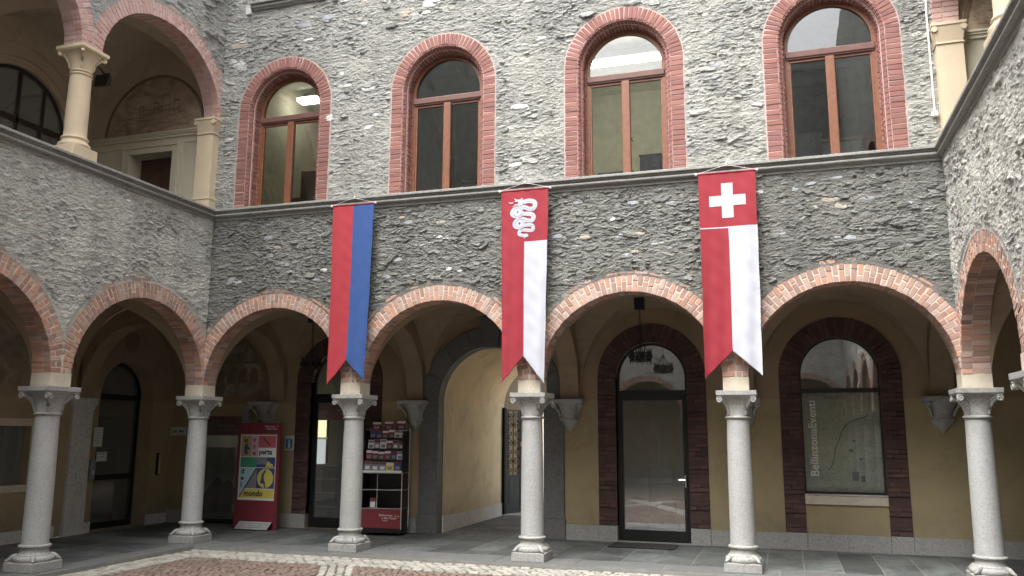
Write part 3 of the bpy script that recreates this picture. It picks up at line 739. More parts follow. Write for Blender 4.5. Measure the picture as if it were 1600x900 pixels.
def upper_window(cx, idx):
    A = empty('window', (cx, 0, 0), 0, wall_b)
    mat, mo = M['brick_win'], M['mortar_win']
    # mortar body
    z0 = 5.49
    def path(r, n=44): return [(r, z0), (r, ZS)] + arc(0, ZS, r, r, 0, PI, n)[1:-1] + [(-r, ZS), (-r, z0)]
    mb = MB()
    def strip(pa, ya, pb, yb):
        n = len(pa); mb.add([(x, ya, z) for x, z in pa] + [(x, yb, z) for x, z in pb], [(k, k + 1, n + k + 1, n + k) for k in range(n - 1)])
    po, p1, p2, p3, p4 = path(WO + .012), path(.70), path(.668), path(.634), path(.630)
    strip(po, .03, po, -.005); strip(po, -.005, p1, -.005); strip(p1, -.005, p1, .02); strip(p1, .02, p2, .03); strip(p2, .03, p3, .10); strip(p3, .10, p4, .30)
    mb.build('mortar_joint', mo, A)
    pitch = (ZS - z0) / 23
    def course(px, pz, ang, w):
        put_brick(A, px(.705), -.012, pz(.705), ang, w(.8), .185, .05, mat)
        link('brick', bead_mesh(w(.67), .05, mat), A, (px(.652), .004, pz(.652)), (0, ang, 0))
        # reveal brick, laid in depth
        put_brick(A, px(.622), .078, pz(.622), ang, w(.62), .04, .12, mat)
        put_brick(A, px(.606), .204, pz(.606), ang, w(.6), .03, .09, mat)
    for k in range(23):
        z = z0 + (k + .5) * pitch
        for s in (-1, 1): course(lambda r, s=s: s * r, lambda r, z=z: z, s * PI / 2, lambda r: pitch - .0085)
    n = 37
    for k in range(n):
        t = PI * (k + .5) / n
        course(lambda r, t=t: r * math.cos(t), lambda r, t=t: ZS + r * math.sin(t), PI / 2 - t, lambda r, n=n: PI * r / n - .011)
    # timber frame
    def bar(x0, x1, z0_, z1_, y0, y1, nm='frame', mt='wood', bev=.006):
        m_ = MB(); m_.box(x0, x1, y0, y1, z0_, z1_); return m_.build(nm, M[mt], A, bevel=bev)
    mb = MB()
    po, pi = path(.612), path(.555)
    n_ = len(po); yy = (.215, .275)
    mb.add([(x, yy[0], z) for x, z in po] + [(x, yy[0], z) for x, z in pi] + [(x, yy[1], z) for x, z in pi], [(k, k + 1, n_ + k + 1, n_ + k) for k in range(n_ - 1)] + [(n_ + k, n_ + k + 1, 2 * n_ + k + 1, 2 * n_ + k) for k in range(n_ - 1)])
    mb.build('frame', M['wood'], A)
    bar(-.595, .595, 7.075, 7.175, .185, .28, 'transom', 'wood_dark', .012)
    bar(-.59, .59, 7.055, 7.078, .20, .28, 'transom', 'wood_dark', .004)
    bar(-.062, .062, 5.5, 7.055, .20, .285, 'mullion', 'wood', .01)
    for s in (-1, 1):
        a, b = sorted((s * .062, s * .555))
        mb = MB(); mb.box(a, b, .225, .27, 7.015, 7.055); mb.box(a, b, .225, .27, 5.5, 5.57)
        x_ = s * .555; mb.box(min(x_, x_ - s * .028), max(x_, x_ - s * .028), .226, .27, 5.57, 7.015)
        mb.build('sash', M['wood'], A, bevel=.003)
        mb = MB(); mb.box(a, b, .245, .250, 5.56, 7.03); mb.build('pane', M['glass_up'], A)
    mb = MB(); P_ = [(.56, 7.17)] + arc(0, ZS, .56, .56, 0, PI, 32) + [(-.56, 7.17)]; mb.prism(P_, .245, .25); mb.build('pane', M['glass_up'], A)
    # small white latch on the mullion and a metal handle
    m_ = MB(); m_.box(-.012, .012, .188, .202, 5.56, 5.60); m_.build('latch', M['white'], A, bevel=.003)
    m_ = MB(); m_.tube([(.085, .19, 6.13), (.085, .18, 6.09), (.10, .178, 6.07)], .007, 8); m_.build('handle', M['iron'], A, smooth=True)
    return A
for i, c in enumerate(bay_b): upper_window(c, i)
# third floor sill, top left
A = empty('window_sill', (1.29, 0, 0), 0, wall_b)
mb = MB()
mb.sweep([(0, 9.10), (.05, 9.105), (.055, 9.13), (.085, 9.135), (.095, 9.15), (.085, 9.165), (.07, 9.17), (.07, 9.19), (.10, 9.195), (.12, 9.2), (.12, 9.23), (0, 9.24)], [((-.75, 0), (0, -1)), ((.84, 0), (0, -1))])
mb.build('sill_slab', M['cornice'], A)
mb = MB(); mb.box(-.86, -.752, -.06, .02, 9.05, 9.20); mb.build('sill_block', M['stone_pale'], A, bevel=.006)
mb = MB(); mb.box(.842, .95, -.06, .02, 9.05, 9.20); mb.build('sill_block', M['stone_pale'], A, bevel=.006)
for s in (-1, 1):
    for k in range(16): put_brick(A, s * .70, -.012, 9.28 + k * .076, s * PI / 2, .066, .13, .05, M['brick_win'])
# conduit pipe with junction box on the right end of the wall
cd = tag(empty('conduit', (11.25, -.03, 5.95)), 'thin white conduit pipe ending in a small junction box, right of the rightmost upper window', 'pipe')
mb = MB(); mb.tube([(0, 0, .04), (0, 0, 1.2), (.01, 0, 2.4), (0, 0, 4.2)], .012, 8); mb.build('pipe', M['white'], cd, smooth=True)
mb = MB(); mb.lathe([(.04, -.035), (.044, -.03), (.044, .03), (.04, .035)], n=8); mb.build('junction_box', M['white'], cd)
for z in (.7, 1.6): mb = MB(); mb.box(-.02, .02, -.012, .03, z, z + .02); mb.build('clip', M['white'], cd)

# ------------------------------------------------------------------ upper side galleries (left and right)
ZU = 7.14; AU_B = 1.15
def gallery(parent, colx, a, sgn, n_real, key):
    """colx: local x of bays' centres; builds brick arches, rubble above, piers"""
    cs = colx
    half = (abs(colx[1] - colx[0])) / 2
    A_ = half - .19
    for k, c in enumerate(cs):
        brick_arch(parent, c, ZU, A_, AU_B, half, ZU + .01, M['brick_pink'], M['mortar_win'], soffit=k < n_real, rings=(.25, .05), real=k < n_real)
    def hole(XX, ZZ):
        h = np.zeros(XX.shape, bool)
        for c in cs: h |= ell(XX, ZZ, c, ZU, A_ + .25, AU_B + .25) < 1
        return h | (ZZ < ZU + .3)
    def edge(XX, ZZ):
        d = np.ones(XX.shape)
        for c in cs: d = np.minimum(d, np.clip((np.sqrt(ell(XX, ZZ, c, ZU, A_ + .31, AU_B + .31)) - .985) / .03, .12, 1))
        return d
    xs = sorted([cs[0] + (.5 if cs[0] < 0 else -.5) * abs(cs[1] - cs[0]), cs[-1] - (.5 if cs[0] < 0 else -.5) * abs(cs[1] - cs[0])])
    lim0, lim1 = (-2 * SL, 0) if cs[0] < 0 else (0, 2 * SR)
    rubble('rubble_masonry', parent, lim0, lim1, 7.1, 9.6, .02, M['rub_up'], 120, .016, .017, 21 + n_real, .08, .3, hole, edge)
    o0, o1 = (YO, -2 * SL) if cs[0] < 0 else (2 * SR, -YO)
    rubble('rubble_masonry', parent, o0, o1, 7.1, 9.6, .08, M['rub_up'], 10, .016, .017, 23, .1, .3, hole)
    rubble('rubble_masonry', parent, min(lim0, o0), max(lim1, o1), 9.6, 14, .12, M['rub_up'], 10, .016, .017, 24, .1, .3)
gallery(wall_l, bay_l, AL, -1, 2, 'l')
gallery(wall_r, bay_r, AR, 1, 1, 'r')
mbp = MB()
for k in range(1, NB): mbp.box(HD - k * SL - .165, HD - k * SL + .165, .02, D - .01, ZU + .012, 7.9)
mbp.build('pier_core', M['mortar_win'], wall_l)
mbp = MB()
for k in range(1, NB): mbp.box(-HD + k * SR - .165, -HD + k * SR + .165, .02, D - .01, ZU + .012, 7.9)
mbp.build('pier_core', M['mortar_win'], wall_r)
# stub of the end arch against the rear range
def make_upper_column():
    R = empty('gallery_column'); z = 5.512
    mb = MB(); mb.box(-.215, .215, -.215, .215, 0, .16); mb.build('plinth', M['cream'], R, bevel=.006)
    mb = MB(); mb.lathe([(.20, .158), (.212, .18), (.214, .2), (.203, .222), (.185, .23), (.183, .24), (.172, .248), (.168, .27), (.176, .28), (.184, .295), (.176, .312), (.158, .318), (.154, .335), (.150, .40), (.150, .7), (.142, 1.22), (.150, 1.23), (.158, 1.24), (.150, 1.25), (.142, 1.255), (.142, 1.27), (.152, 1.275), (.158, 1.285), (.150, 1.295), (.14, 1.30)], n=40)
    mb.build('shaft', M['cream'], R, smooth=True, angle=35)
    mb = MB(); n = 40; V = []; F = []
    lev = [(1.295, .138, 0), (1.36, .142, .2), (1.43, .152, .4), (1.49, .17, .6), (1.54, .195, .85), (1.56, .21, 1)]
    for (zz, r, sq) in lev:
        for k in range(n):
            an = 2 * PI * k / n; e = (abs(math.cos(an)) ** 6 + abs(math.sin(an)) ** 6) ** (-1 / 6); rad = r * (1 + (e - 1) * sq)
            V.append((rad * math.cos(an), rad * math.sin(an), zz))
    for i in range(len(lev) - 1):
        for k in range(n): F.append((i * n + k, i * n + (k + 1) % n, (i + 1) * n + (k + 1) % n, (i + 1) * n + k))
    F.append(tuple((len(lev) - 1) * n + k for k in range(n))); mb.add(V, F)
    for q in range(4):
        an = PI / 4 + q * PI / 2; c, s = math.cos(an), math.sin(an)
        mb.tube([(r * c, r * s, zz) for r, zz in [(.145, 1.33), (.16, 1.41), (.2, 1.48), (.25, 1.53), (.275, 1.545)]], [.016, .02, .024, .022, .016], 8)
        mb.tube([(.284 * c - s * .02, .284 * s + c * .02, 1.525), (.284 * c + s * .02, .284 * s - c * .02, 1.525)], .032, 12)
    mb.build('capital', M['cream'], R, smooth=True, angle=40)
    mb = MB(); mb.box(-.235, .235, -.235, .235, 1.558, 1.575); mb.box(-.245, .245, -.245, .245, 1.575, ZU - z); mb.build('abacus', M['cream'], R, bevel=.006)
    return R
uc0 = make_upper_column()
first = True
for (side, k) in [('l', k) for k in range(1, NB)] + [('r', k) for k in range(1, NB)]:
    x, y = (-HD, HD - k * SL) if side == 'l' else (W + HD, HD - k * SR)
    o = uc0 if first else copy_tree(uc0); first = False
    o.location = (x, y, 5.512)
    tag(o, 'cream stone column of the upper gallery, standing on the left cornice' if (side, k) == ('l', 1) else ('cream column of the right upper gallery at the top right corner' if (side, k) == ('r', 1) else 'gallery column out of sight'), 'column', 'cream columns of the upper gallery')
def pilaster(parent, x0, x1, y0, y1, z0, ztop, mat, name='pilaster'):
    """faces -y and +x/-x; in world orientation relative to parent"""
    A = empty(name, (0, 0, 0), 0, parent)
    mb = MB(); mb.box(x0, x1, y0, y1, z0, ztop - .25); mb.build('shaft', mat, A, bevel=.004)
    mb = MB(); e = .02
    mb.box(x0 - e, x1 + e, y0 - e, y1, z0, z0 + .12); mb.box(x0 - .01, x1 + .01, y0 - .01, y1 - .001, z0 + .12, z0 + .16); mb.box(x0 - e * .8, x1 + e * .8, y0 - e * .8, y1 - .002, z0 + .17, z0 + .20); mb.build('base', mat, A, bevel=.005)
    mb = MB()
    mb.box(x0 - .015, x1 + .015, y0 - .015, y1, ztop - .29, ztop - .27)
    mb.add([(x0, y0, ztop - .25), (x1, y0, ztop - .25), (x1 + .04, y0 - .04, ztop - .04), (x0 - .04, y0 - .04, ztop - .04), (x0, y1, ztop - .25), (x1, y1, ztop - .25), (x1 + .04, y1, ztop - .04), (x0 - .04, y1, ztop - .04)], [(0, 1, 2, 3), (1, 5, 6, 2), (4, 0, 3, 7), (3, 2, 6, 7)])
    mb.box(x0 - .05, x1 + .05, y0 - .05, y1 + .002, ztop - .04, ztop)
    for xx in (x0 - .015, x1 + .015):
        mb.tube([(xx, y0 - .045, ztop - .085), (xx, y0 + .02, ztop - .085)], .04, 14)
    mb.build('capital', mat, A, smooth=True, angle=35, bevel=.003)
    return A

# end walls of upper galleries -----------------------------------------
def gallery_end(x0, x1, side):
    """side=-1 left (x0=XI..x1=-D), +1 right"""
    T = tag(empty('gallery_end_wall', (0, 0, 0)), 'cream panelled end wall of the upper left gallery with painted lunette and brown door' if side < 0 else 'cream end wall of the upper right gallery with a framed fresco', 'wall')
    cx = -1.43 if side < 0 else W + D + (XR - W - D) / 2
    hole = [(cx - .47, 5.5), (cx + .47, 5.5), (cx + .47, 6.69), (cx - .47, 6.69)]
    mb = MB(); wall_sheet(mb, [(x0, 5.45), (x1, 5.45), (x1, 9.2), (x0, 9.2)], [[(a, b + (.002 if b < 5.6 else 0)) for a, b in hole]] if side < 0 else [], .06)
    mb.build('plaster_face', M['plaster_up'], T)
    # cream panelling up to z 7
    mb = MB()
    wall_sheet(mb, [(x0, 5.46), (x1 + .0, 5.46), (x1 + .0, 7.0), (x0, 7.0)], [[(a, b + (.002 if b < 5.6 else 0)) for a, b in hole]] if side < 0 else [], .02)
    mb.box(x0, x1, -.03, .058, 7.0, 7.03); mb.box(x0, x1, -.01, .057, 6.95, 6.999); mb.box(x0, x1, -.045, .056, 7.031, 7.06)
    mb.build('panelling', M['cream_pale'], T)
    if side < 0:
        mb = MB()
        for (o, t, y) in ((.10, .10, -.02), (.14, .035, -.035)):
            mb.box(cx - .47 - o, cx - .47 - o + t, y, .018, 5.46, 6.69 + o); mb.box(cx + .47 + o - t, cx + .47 + o, y, .018, 5.46, 6.69 + o); mb.box(cx - .47 - o + t + .001, cx + .47 + o - t - .001, y, .018, 6.69 + o - t, 6.69 + o)
        reveal(mb, [(cx - .47, 5.5), (cx - .47, 6.69), (cx + .47, 6.69), (cx + .47, 5.5)], .018, .33, False)
        mb.build('door_case', M['cream_pale'], T)
        dr = MB(); dr.box(cx - .47, cx + .47, .30, .34, 5.5, 6.7)
        for k in range(4): dr.box(cx - .44 + k * .23, cx - .44 + k * .23 + .19, .285, .301, 5.55, 6.64)
        dr.build('door', M['door_wood'], T, bevel=.006)
        # panel frames
        mb = MB()
        for (a, b) in ((x0 + .10, cx - .66), (cx + .66, -D - .06)):
            for (p, q, r_, s_) in ((a, b, 6.83, 6.85), (a, a + .02, 5.5, 6.829), (b - .02, b, 5.5, 6.829)): mb.box(p, q, .004, .019, r_, s_)
        mb.build('panel_moulding', M['cream_pale'], T)
    # lunette painting
    rr_ = 1.04; lx = cx - .02; L = MB()
    L.prism([(lx - rr_, 7.10), (lx + rr_, 7.10)] + arc(lx, 7.10, rr_, 1.06, 0, PI, 40)[1:-1], .045, .058); L.build('fresco', M['fresco'], T)
    mb = MB(); po = arc(lx, 7.08, rr_ + .05, 1.11, 0, PI, 40); pi = arc(lx, 7.08, rr_ - .0, 1.06, 0, PI, 40); n = 41
    mb.add([(x, .03, z) for x, z in po] + [(x, .03, z) for x, z in pi] + [(x, .058, z) for x, z in po] + [(x, .058, z) for x, z in pi], [(k, k + 1, n + k + 1, n + k) for k in range(n - 1)] + [(k, k + 1, 2 * n + k + 1, 2 * n + k) for k in range(n - 1)] + [(n + k, n + k + 1, 3 * n + k + 1, 3 * n + k) for k in range(n - 1)])
    mb.build('fresco_border', M['fresco_line'], T)
    # painted hills and tower as flat print a hair in front of the plaster
    mb = MB(); r2 = random.Random(4 + side)
    def stroke(pts, w):
        for k in range(len(pts) - 1):
            (a, b), (c, d) = pts[k], pts[k + 1]; L_ = math.hypot(c - a, d - b) or 1; nx_, nz_ = -(d - b) / L_ * w / 2, (c - a) / L_ * w / 2
            mb.add([(a + nx_, .0435, b + nz_), (a - nx_, .0435, b - nz_), (c - nx_, .0435, d - nz_), (c + nx_, .0435, d + nz_)], [(0, 1, 2, 3)])
    for k in range(7):
        z = 7.16 + k * .07; pts = []; x = lx - .9 + k * .06
        while x < lx + .85 - k * .05: pts.append((x, z + .04 * math.sin(x * 5 + k * 2) + r2.uniform(-.015, .015) + .12 * max(0, x - lx) * (k / 7))); x += .07
        stroke(pts, .012)
    for (tx, tw, th) in ((lx + .22, .16, .34), (lx + .02, .1, .2), (lx + .45, .12, .22), (lx - .3, .08, .16)):
        stroke([(tx - tw / 2, 7.45), (tx - tw / 2, 7.45 + th), (tx + tw / 2, 7.45 + th), (tx + tw / 2, 7.45)], .014)
        for q in range(4): stroke([(tx - tw / 2 + q * tw / 3, 7.45 + th), (tx - tw / 2 + q * tw / 3, 7.48 + th)], .02)
    mb.build('fresco_drawing', M['fresco_line'], T)
    pilaster(T, (-D if side < 0 else W), (0 if side < 0 else W + D), -.17, .06, 5.51, ZU, M['cream'])
    return T
gallery_end(XI - .3, -.002, -1); gallery_end(W + .002, XR + .3, 1)

def vault(name, x0, x1, y0, y1, ax, ay, zs, b, mat, parent, n=32):
    """groin vault sheet over a rectangle"""
    cx, cy = (x0 + x1) / 2, (y0 + y1) / 2
    us = [-math.cos(PI * i / n) for i in range(n + 1)]
    V = []; F = []
    for v in us:
        for u in us:
            zx = b * math.sqrt(max(0, 1 - min(1, abs(u) * .999) ** 2)); zy = b * math.sqrt(max(0, 1 - min(1, abs(v) * .999) ** 2))
            V.append((cx + u * (x1 - x0) / 2, cy + v * (y1 - y0) / 2, zs + max(zx, zy)))
    for j in range(n):
        for i in range(n):
            a, b_, c, d = j * (n + 1) + i, j * (n + 1) + i + 1, (j + 1) * (n + 1) + i + 1, (j + 1) * (n + 1) + i
            F += [(a, b_, c), (a, c, d)] if (i < n // 2) == (j < n // 2) else [(a, b_, d), (b_, c, d)]
    m = mesh(name, V, F, mat, smooth=False); o = link(name, m, parent); tag(o, kind='structure' if not parent else None); return o
def cross_arch(name, cx, y0, y1, half, zs, b, mat, parent, along='y'):
    """transverse arch: half-ellipse across y0..y1, thickness 2*half about cx"""
    cy = (y0 + y1) / 2; a = (y1 - y0) / 2; n = 28; ztop = zs + b + .35
    pts = arc(cy, zs, a, b, 0, PI, n); V = []; F = []
    for s in (-half, half):
        for (yy, zz) in pts: V.append((cx + s, yy, zz))
        for (yy, zz) in pts: V.append((cx + s, yy, ztop))
    m_ = n + 1
    for k in range(n):
        F.append((k, k + 1, m_ + k + 1, m_ + k)); F.append((2 * m_ + k, 3 * m_ + k, 3 * m_ + k + 1, 2 * m_ + k + 1)); F.append((k, 2 * m_ + k, 2 * m_ + k + 1, k + 1))
    if along == 'x': V = [(y, x, z) for x, y, z in V]
    m = mesh(name, V, F, mat); o = link(name, m, parent)
    if not parent: tag(o, kind='structure')
    return o
Y0 = D; Y1 = DEP
ceil = tag(empty('loggia_ceiling'), kind='structure')
gceil = tag(empty('gallery_ceiling'), kind='structure')
for i in range(4):
    xa = cols_b[i][0] + HD + .005; xb = cols_b[i + 1][0] - HD - .005
    vault('vault', xa, xb, Y0, Y1, 0, 0, 2.40, 1.50, M['vault'], ceil)
for i in range(5): cross_arch('transverse_arch', cols_b[i][0], Y0 + .0, Y1 - .12, HD, 2.36, 1.24, M['vault'], ceil)
for (xa, xb, sp, side) in ((XI, -D, SL, 'l'), (W + D, XR, SR, 'r')):
    vault('vault', xa, xb, Y0, Y1, 0, 0, 2.40, 1.50, M['vault'], ceil)
    for k in range(NB):
        ya = HD - (k + 1) * sp + HD + .005; yb = HD - k * sp - HD - .005
        vault('vault', xa, xb, ya, yb, 0, 0, 2.40, 1.50, M['vault'], ceil)
    for k in range(NB):
        a_, b_ = (xa + .12, xb) if side == 'l' else (xa, xb - .12)
        cross_arch('transverse_arch', HD - k * sp, a_, b_, HD, 2.36, 1.24, M['vault'], ceil, 'x')
# floors between storeys, roofs, upper gallery vaults
def struct_box(name, x0, x1, y0, y1, z0, z1, mat):
    mb = MB(); mb.box(x0, x1, y0, y1, z0, z1); return tag(mb.build(name, mat), kind='structure')
struct_box('gallery_floor', XI - .5, -.02, YO, DEP, 5.30, 5.50, M['slate'])
struct_box('gallery_floor', W + .02, XR + .5, YO, DEP, 5.30, 5.50, M['slate'])
struct_box('upper_floor', -.02, W + .02, .06, 4.3, 5.28, 5.49, M['room_grey'])
struct_box('rear_wall_mass', -.02, W + .02, 4.21, 4.3, 4.2, 9.3, M['facade'])
struct_box('roof', XI - 1, -.05, YO - 3, 4.3, 9.3, 14, M['room_grey'])
struct_box('roof', W + .05, XR + 1, YO - 3, 4.3, 9.3, 14, M['room_grey'])
struct_box('roof', 0, W, .1, 4.3, 9.3, 10.4, M['room_grey'])
struct_box('unseen_low_roof', XI - 1, XR + 1, 4.301, 6.26, 4.45, 4.62, M['slate'])  # unseen rear part, kept low so daylight reaches the passage exit
for k in range(NB):
    vault('vault', XI - .2, -D, HD - (k + 1) * SL + .01, HD - k * SL - .01, 0, 0, 7.12, 1.6, M['plaster_up'], gceil)
    vault('vault', W + D, XR + .2, HD - (k + 1) * SR + .01, HD - k * SR - .01, 0, 0, 7.12, 1.6, M['plaster_up'], gceil)
# gallery back walls
GX = -2.85
gw = tag(empty('gallery_rear_wall', (0, 0, 0)), 'brown plaster rear wall of the upper left gallery with a wide arched window', 'wall')
# built in left-wall-local coordinates (x local = world y)
gwl = gw; gwl.location = (GX, 0, 0); gwl.rotation_euler.z = PI / 2
wins = [-1.50 - k * SL for k in range(NB)]
mb = MB(); wall_sheet(mb, [(YO, 5.45), (.1, 5.45), (.1, 9.2), (YO, 9.2)], [arch_poly(c, 5.9, 6.95, .98, .90) for c in wins], 0)
for c in wins: reveal(mb, arch_poly(c, 5.9, 6.95, .98, .90), 0, .14)
mb.build('plaster_face', M['plaster_up'], gwl)
for c in wins[:2]:
    A = empty('window', (c, 0, 0), 0, gwl); mb = MB()
    po, pi = arch_poly(0, 5.9, 6.95, .978, .898), arch_poly(0, 5.96, 6.95, .92, .84); n = len(po)
    mb.add([(x, .06, z) for x, z in po] + [(x, .06, z) for x, z in pi] + [(x, .11, z) for x, z in pi], [(k, (k + 1) % n, n + (k + 1) % n, n + k) for k in range(n)] + [(n + k, n + (k + 1) % n, 2 * n + (k + 1) % n, 2 * n + k) for k in range(n)])
    mb.build('frame', M['frame_brown'], A)
    for (a, b, c_, d) in ((-.92, .92, 6.90, 6.99), (-.025, .025, 5.95, 7.79), (-.50, -.455, 5.95, 6.899), (.455, .50, 5.95, 6.899), (-.52, -.485, 6.991, 7.65), (.485, .52, 6.991, 7.65)):
        m_ = MB(); m_.box(a, b, .055, .112, c_, d); m_.build('glazing_bar', M['frame_brown'], A)
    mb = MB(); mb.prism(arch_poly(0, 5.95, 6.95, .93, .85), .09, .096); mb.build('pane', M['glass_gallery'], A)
    mb = MB(); mb.prism(arch_poly(0, 5.95, 6.95, .93, .85), .112, .118); mb.build('reflection_backing', M['paper'], A)  # pale sheet added behind the pane to imitate its bright reflection
    # plaster moulding ring
    mb = MB(); N = 40
    for (r1, r2, y) in ((1.10, 1.16, -.03), (1.34, 1.38, -.02)):
        pa, pb = arc(0, 6.95, r1, r1 - .06, 0, PI, N), arc(0, 6.95, r2, r2 - .06, 0, PI, N); n = N + 1
        mb.add([(x, y, z) for x, z in pa] + [(x, y, z) for x, z in pb] + [(x, .0, z) for x, z in pa] + [(x, .0, z) for x, z in pb], [(k, k + 1, n + k + 1, n + k) for k in range(N)] + [(k, k + 1, 2 * n + k + 1, 2 * n + k) for k in range(N)] + [(n + k, n + k + 1, 3 * n + k + 1, 3 * n + k) for k in range(N)])
    mb.build('moulding', M['plaster_up'], A)
g2 = struct_box('gallery_rear_wall_right', XR + .2, XR + .3, YO, .3, 5.3, 9.3, M['plaster_up'])
g2.name = 'gallery_rear_wall'
# floodlight behind the gallery column
fl = tag(empty('floodlight', (-.62, -2.02, 7.12)), 'small black floodlight behind the capital of the left gallery column', 'lamp')
mb = MB(); mb.add([(-.13, -.06, -.11), (.11, -.06, -.11), (.13, -.02, .10), (-.15, -.02, .10), (-.08, .07, -.07), (.07, .07, -.07), (.07, .09, .07), (-.08, .09, .07)], [(0, 1, 2, 3), (4, 7, 6, 5), (0, 4, 5, 1), (1, 5, 6, 2), (2, 6, 7, 3), (3, 7, 4, 0)]); mb.build('housing', M['black'], fl, bevel=.008)
mb = MB(); mb.tube([(0, .05, .08), (.02, -.1, .14), (.24, -.62, .14)], .012, 8); mb.box(-.03, .03, .04, .07, .08, .14); mb.build('bracket', M['iron'], fl)

# ------------------------------------------------------------------ rooms behind the upper windows
def room(x0, x1, y0, y1, z0, z1, mat, name='room', front_hole=None):
    mb = MB(); V = [(x, y, z) for z in (z0, z1) for y in (y0, y1) for x in (x0, x1)]
    mb.add(V, [(0, 1, 3, 2), (4, 6, 7, 5), (2, 3, 7, 6), (0, 2, 6, 4), (1, 5, 7, 3)])
    o = mb.build(name, mat); tag(o, kind='structure'); return o
lw = tag(empty('wall_inner_face', (0, 0, 0)), kind='structure')
mb = MB(); wall_sheet(mb, [(-.1, 5.49), (W + .1, 5.49), (W + .1, 9.3), (-.1, 9.3)], [arch_poly(c, 5.5, ZS, .60, .60) for c in bay_b], .295)
mb.build('inner_face', M['room_cream'], lw)
rm = ['room_cream', 'room_cream', 'room_cream', 'room_grey']
for i, c in enumerate(bay_b): room(c - 1.45, c + 1.45, .30, 4.2, 5.495, 8.55, M[rm[i]])
# lit tubes
t = tag(empty('ceiling_lamp', (.30, 2.33, 8.36)), 'small lit rectangular ceiling lamp inside the leftmost upper window', 'lamp')
mb = MB(); mb.box(-.22, .22, -.12, .12, 0, .07); mb.build('diffuser', M['lamp_on'], t, bevel=.02)
mb = MB(); mb.box(-.24, .24, -.14, .14, .071, .10); mb.box(-.12, .12, -.03, .03, .101, .19); mb.build('housing', M['white'], t)
t = tag(empty('ceiling_lamp', (6.75, 2.25, 8.30)), 'long lit fluorescent ceiling lamp inside the third upper window', 'lamp')
mb = MB(); mb.box(-.68, .68, -.09, .09, 0, .07); mb.build('diffuser', M['lamp_on'], t, bevel=.02)
mb = MB(); mb.box(-.70, .70, -.13, .13, .071, .10); mb.box(-.5, .5, -.03, .03, .101, .245); mb.build('housing', M['white'], t)
# furniture glimpsed inside
def furn(label, cat, loc, parts, rz=0):
    t = tag(empty(cat.replace(' ', '_'), loc, rz), label, cat)
    for nm, mt, bx in parts:
        mb = MB(); mb.box(*bx); mb.build(nm, M[mt], t, bevel=.006)
    return t
furn('dark open door inside the leftmost upper window', 'door', (-.10, 2.9, 5.5), [('leaf', 'black', (-.5, .45, 0, .05, 0, 1.62)), ('architrave', 'door_wood', (-.56, -.501, -.02, .05, 0, 1.68)), ('architrave', 'door_wood', (.451, .51, -.02, .05, 0, 1.68))], .15)
furn('black office machine behind the right pane of the leftmost upper window', 'printer', (1.05, 1.4, 5.5), [('body', 'black', (-.4, .4, -.25, .25, 0, .42)), ('lid', 'frame_dark', (-.36, .36, -.22, .2, .421, .50)), ('tray', 'p_grey', (-.3, .3, -.33, -.251, .25, .27))])
furn('grey sloping office blind at the foot of the third upper window', 'paper stack', (6.85, .75, 5.5), [('sheet', 'p_grey', (-.28, .28, -.1, .1, 0, .28)), ('sheet', 'p_black', (-.27, .27, -.12, -.101, .05, .26))])
furn('black box on the sill inside the third upper window, right pane', 'box', (7.42, .6, 5.5), [('body', 'black', (-.16, .16, -.12, .12, 0, .42)), ('lid', 'frame_dark', (-.17, .17, -.13, .13, .421, .45))])
furn('dark computer monitor inside the rightmost upper window, left pane', 'monitor', (9.55, 1.2, 5.5), [('screen', 'black', (-.36, .36, 0, .04, .32, .80)), ('stand', 'frame_dark', (-.04, .04, .0, .05, .1, .319)), ('foot', 'frame_dark', (-.15, .15, -.1, .15, .0, .099))])
furn('grey cupboard inside the rightmost upper window, right pane', 'cupboard', (10.1, 2.2, 5.5), [('body', 'room_grey', (-.45, .45, 0, .4, 0, .95)), ('worktop', 'p_olive', (-.5, .5, -.04, .44, .951, 1.0))])
furn('dark cabinet low behind the second upper window, right pane', 'cabinet', (4.55, 1.6, 5.5), [('body', 'door_wood', (-.6, .6, 0, .4, 0, .62)), ('top', 'wood_dark', (-.62, .62, -.03, .43, .621, .66))])

# ------------------------------------------------------------------ loggia rear wall
rw_ = tag(empty('loggia_rear_wall', (0, DEP, 0)), 'ochre plaster wall behind the rear arcade, with doors, passage arch and shop window', 'wall')
C1, C2, C3, C4 = 1.12, 4.18, 7.04, 10.02
Zs = 2.71
holes = [arch_poly(C1, .004, Zs, .60, .60), arch_poly(C2, .004, 2.31, .99, 1.01), arch_poly(C3, .004, Zs, .60, .60), arch_poly(C4, .85, Zs, .60, .60), [(-2.0, .004), (-.98, .004), (-.98, 2.08), (-2.0, 2.08)]]
mb = MB(); wall_sheet(mb, [(XI, 0), (XR, 0), (XR, 4.3), (XI, 4.3)], holes, 0)
for h in holes[2:4] + [holes[0], holes[4]]: reveal(mb, h, 0, .22)
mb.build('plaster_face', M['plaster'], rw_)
def skirting(parent, spans, mat, h=.25, y0=-.025):
    for a, b in spans:
        n = max(1, int(round((b - a) / .75)))
        for k in range(n):
            mb = MB(); mb.box(a + (b - a) * k / n + .0015, a + (b - a) * (k + 1) / n - .0015, y0 + rnd.uniform(-.001, .001), .0, .001, h + rnd.uniform(-.002, .002)); mb.build('skirting_stone', mat, parent, bevel=.003)
skirting(rw_, [(XI, -2.02), (-.96, .205), (2.035, 2.82), (5.54, 6.12), (7.96, 9.11), (C4 - .598, C4 + .598), (10.93, XR)], M['skirt'])
